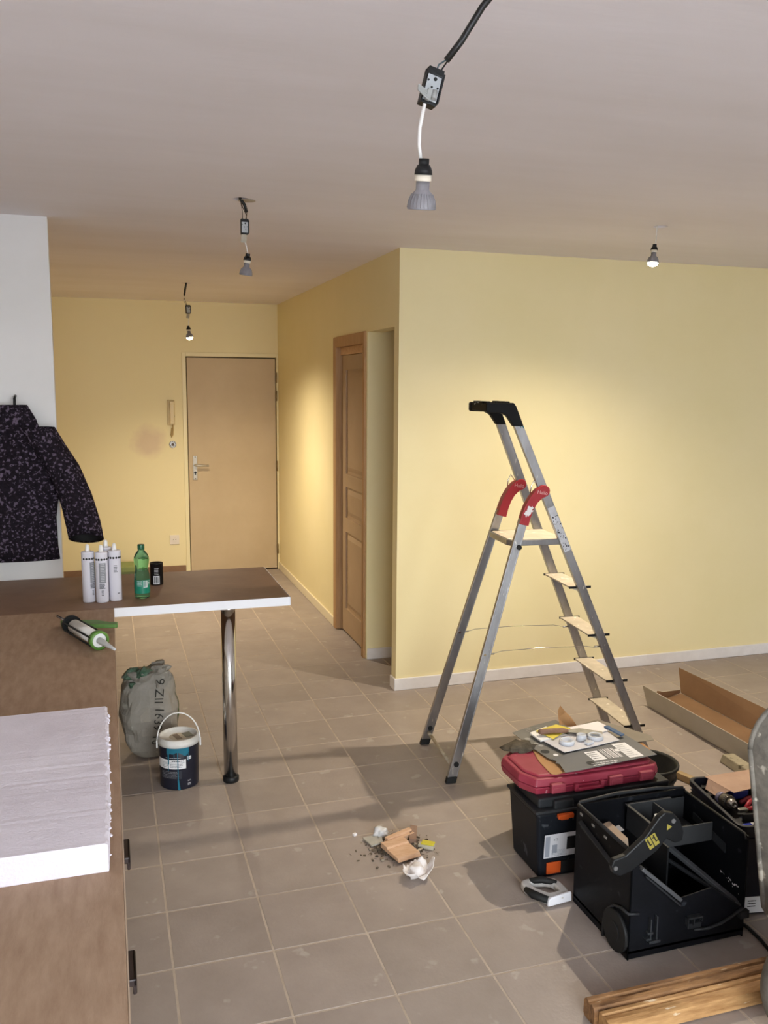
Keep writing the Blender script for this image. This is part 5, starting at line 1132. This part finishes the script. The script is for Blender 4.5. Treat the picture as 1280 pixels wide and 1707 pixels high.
def conn_box(t, c, w_, h_, ex, ez, clamp):
    """flat black connector box with grey plate; ex across, ez along"""
    ex = Vector(ex).normalized(); ez = Vector(ez).normalized(); ey = ez.cross(ex).normalized(); ex = ey.cross(ez); R = Matrix((ex, ey, ez)).transposed(); c = Vector(c)
    bx = MB().box(c, (w_, 0.020, h_), R).box(c+ez*h_*0.40-ey*0.002, (w_*1.0, 0.024, h_*0.20), R).box(c-ez*h_*0.46-ey*0.001, (w_*1.0, 0.022, h_*0.09), R).box(c+ex*w_*0.55, (w_*0.12, 0.026, h_*0.84), R).build('connector_box', M_BLACK, t, bevel=0.001)
    plt = MB().box(c-ey*0.0112-ez*h_*0.06, (w_*0.86, 0.003, h_*0.70), R).build('cover_plate', M_BOXG, bx)
    b = MB()
    for dx, dz, r in ((0.05, 0.20, 0.0035), (-0.05, -0.04, 0.002), (0.32, -0.02, 0.002), (-0.36, 0.12, 0.002), (0.1, -0.2, 0.0015)): b.cyl(c+ex*w_*dx+ez*h_*dz-ey*0.0122, c+ex*w_*dx+ez*h_*dz-ey*0.0135, r, n=10)
    b.build('hole', M_BLACKM, plt)
    if clamp == 'lever':
        b = MB()
        for q in range(4): b.box(c-ex*w_*0.50-ez*h_*(0.19+0.055*q)-ey*(0.016+0.001*q), (0.026, 0.003, 0.0028), R @ Euler((0, 0.25+0.06*q, 0)).to_matrix())
        b.box(c-ex*w_*0.14-ez*h_*0.28-ey*0.015, (0.008, 0.008, 0.020), R); b.cyl(c+ex*w_*0.15-ez*h_*0.13-ey*0.012, c+ex*w_*0.22-ez*h_*0.36-ey*0.016, 0.007, 0.005, n=12); b.build('cord_clamp', mat('grey_clamp', '9C9D9A', 0.5), bx)
    else:
        MB().box(c-ez*h_*0.78-ex*w_*0.12-ey*0.004, (w_*0.72, 0.003, h_*0.52), R @ Euler((0.25, 0.12, 0)).to_matrix()).build('cord_clamp', mat('beige_clamp', 'A39A88', 0.5), bx)
    return bx
# the near one
t = thing('hanging_lamp', 'bare grey reflector lamp on white flex, nearest the camera, unlit', 'lamp', (0.62, -2.02, CEIL), 'bare lamps hanging from the ceiling')
gu10(t, (0.432, -1.85, 2.077), (-0.03, -0.22, 1), False)
conn_box(t, (0.4465, -1.85, 2.290), 0.030, 0.064, (1, 0, -0.26), (0.26, 0, 1), 'lever')
MB().tube([(0.430, -1.85, 2.163), (0.4262, -1.85, 2.19), (0.427, -1.85, 2.22), (0.434, -1.856, 2.262), (0.437, -1.862, 2.275)], 0.0033, 10).build('flex', M_WIREW, t)
MB().tube([(0.476, -1.853, 2.340), (0.50, -1.862, 2.372), (0.530, -1.885, 2.425), (0.565, -1.93, 2.472), (0.605, -2.0, 2.50), (0.62, -2.02, 2.545)], 0.0062, 12).build('cable_sheath', mat('black_sheath', '1D1C1C', 0.4), t)
MB().tube([(0.456, -1.849, 2.316), (0.463, -1.848, 2.333), (0.477, -1.852, 2.342)], 0.0016, 6).build('blue_wire', mat('blue_grey_wire', '4C5F68', 0.5), t)
MB().tube([(0.462, -1.852, 2.316), (0.470, -1.853, 2.328), (0.479, -1.853, 2.341)], 0.0016, 6).build('black_wire', M_BLACK, t)
# the middle one
t = thing('hanging_lamp', 'bare grey reflector lamp over the peninsula table, unlit', 'lamp', (0.419, 0.286, CEIL), 'bare lamps hanging from the ceiling')
gu10(t, (0.4335, 0.286, 2.204), (0.10, -0.12, 1), False)
conn_box(t, (0.431, 0.286, 2.397), 0.030, 0.060, (1, 0, 0), (0, 0, 1), 'plate')
MB().tube([(0.443, 0.286, 2.290), (0.440, 0.286, 2.31), (0.433, 0.288, 2.34), (0.432, 0.288, 2.37)], 0.0022, 8).build('flex', M_WIREW, t)
MB().tube([(0.412, 0.286, 2.53), (0.416, 0.286, 2.506), (0.432, 0.286, 2.485), (0.441, 0.286, 2.455)], 0.0062, 10).build('cable_sheath', mat('black_sheath', '1D1C1C', 0.4), t)
MB().tube([(0.441, 0.286, 2.458), (0.440, 0.286, 2.442), (0.436, 0.286, 2.425)], 0.0017, 6).tube([(0.413, 0.284, 2.51), (0.424, 0.284, 2.475), (0.438, 0.284, 2.445), (0.440, 0.286, 2.424)], 0.0014, 6).tube([(0.416, 0.284, 2.50), (0.423, 0.284, 2.46), (0.424, 0.286, 2.424)], 0.0014, 6).build('wire', mat('dark_wire', '3C2F26', 0.5), t)
MB().lathe([(0.034, 0), (0.036, 0.001), (0.036, 0.0022), (0.034, 0.003)], 28, (0.444, 0.300, CEIL-0.0032), squash=(1.0, 0.8)).build('hole_cover', mat('pale_cover', 'B3A694', 0.6), t)
# the far one, lit
t = thing('hanging_lamp', 'bare reflector lamp glowing in front of the entrance door', 'lamp', (0.464, 3.385, CEIL), 'bare lamps hanging from the ceiling')
gu10(t, (0.481, 3.385, 2.108), (-0.10, 0.03, 1), True, 1.0, 1.05)
conn_box(t, (0.473, 3.385, 2.315), 0.032, 0.062, (1, 0.25, 0.04), (-0.04, 0, 1), 'plate')
MB().tube([(0.473, 3.385, 2.195), (0.478, 3.385, 2.23), (0.475, 3.387, 2.28)], 0.0022, 8).build('flex', M_WIREW, t)
MB().tube([(0.466, 3.385, 2.53), (0.464, 3.385, 2.50), (0.455, 3.385, 2.455), (0.449, 3.385, 2.415)], 0.0075, 10).build('cable_sheath', mat('black_sheath', '1D1C1C', 0.4), t)
MB().tube([(0.449, 3.385, 2.418), (0.446, 3.385, 2.40), (0.458, 3.385, 2.37), (0.466, 3.385, 2.344)], 0.0018, 6).tube([(0.450, 3.384, 2.418), (0.444, 3.384, 2.39), (0.445, 3.384, 2.375), (0.464, 3.385, 2.342)], 0.0018, 6).build('wire', mat('dark_wire', '3C2F26', 0.5), t)
# the right one, lit
t = thing('hanging_lamp', 'bare reflector lamp glowing by the big yellow wall', 'lamp', (2.371, 0.24, CEIL), 'bare lamps hanging from the ceiling')
gu10(t, (2.338, 0.24, 2.338), (0.12, 0.07, 1), True, 1.0)
MB().tube([(2.3485, 0.24, 2.424), (2.351, 0.24, 2.46), (2.352, 0.24, 2.52)], 0.0026, 8).build('flex', M_WIREW, t)

# ---------------- fittings on the entrance wall
M_IVORY = mat('ivory_plastic', 'DCC99C', 0.4)
t = thing('intercom', 'ivory wall intercom handset beside the entrance door', 'intercom', (0.43, Y_BACK, 1.39))
MB().bb(0.397, 0.462, Y_BACK-0.018, Y_BACK-0.0005, 1.395, 1.622).build('base_plate', mat('darker_ivory', 'CDB887', 0.45), t, bevel=0.004)  # base plate in a darker ivory than the handset
MB().bb(0.418, 0.456, Y_BACK-0.048, Y_BACK-0.019, 1.404, 1.612).bb(0.416, 0.458, Y_BACK-0.052, Y_BACK-0.019, 1.585, 1.612).bb(0.416, 0.458, Y_BACK-0.052, Y_BACK-0.019, 1.404, 1.432).build('handset', M_IVORY, t, bevel=0.006, seg=3)
MB().bb(0.457, 0.4595, Y_BACK-0.032, Y_BACK-0.022, 1.47, 1.482).build('button', M_BLACK, t)
MB().tube([(0.442, Y_BACK-0.012, 1.397), (0.444, Y_BACK-0.014, 1.35), (0.441, Y_BACK-0.014, 1.31), (0.428, Y_BACK-0.010, 1.285), (0.425, Y_BACK-0.008, 1.305), (0.434, Y_BACK-0.012, 1.37)], 0.009, 10, flat=(1, 0.6)).build('cord', mat('tan_cord', 'B79C66', 0.6), t)
t = thing('junction_box', 'open round electrical box with wire ends below the intercom', 'junction box', (0.438, Y_BACK, 1.217))
MB().lathe([(0.033, 0.0), (0.034, 0.004), (0.030, 0.006), (0.027, 0.0035), (0.027, 0.001)], 28, (0.438, Y_BACK, 1.217), (0, -1, 0)).build('ring', mat('silver_box', 'BDB8B0', 0.35, 0.5), t)
b = MB(); rr = random.Random(6)
for k in range(9):
    a = k*0.7; b.tube([(0.438+0.006*math.cos(a), Y_BACK-0.003, 1.217+0.006*math.sin(a)), (0.438+0.020*math.cos(a), Y_BACK-0.012, 1.217+0.020*math.sin(a)), (0.438+0.029*math.cos(a+.4), Y_BACK-0.006, 1.217+0.029*math.sin(a+.4))], 0.0022, 5)
b.lathe([(0.012, 0), (0.012, 0.009)], 14, (0.438, Y_BACK, 1.217), (0, -1, 0)); b.build('wire_end', mat('dark_wire_ends', '5B4C3E', 0.6), t)
t = thing('wall_socket', 'white square power socket low on the entrance wall', 'socket', (0.432, Y_BACK, 0.334))
MB().bb(0.388, 0.474, Y_BACK-0.010, Y_BACK-0.0005, 0.288, 0.376).build('plate', mat('socket_white', 'E9DFD2', 0.4), t, bevel=0.003)
MB().lathe([(0.024, 0), (0.024, 0.0035), (0.0205, 0.0035), (0.0205, 0.0012)], 28, (0.432, Y_BACK-0.010, 0.334), (0, -1, 0)).build('well', mat('socket_white', 'E9DFD2', 0.4), t)
MB().cyl((0.422, Y_BACK-0.0122, 0.334), (0.422, Y_BACK-0.0115, 0.334), 0.0035, n=10).cyl((0.442, Y_BACK-0.0122, 0.334), (0.442, Y_BACK-0.0115, 0.334), 0.0035, n=10).build('pin_hole', M_BLACK, t)
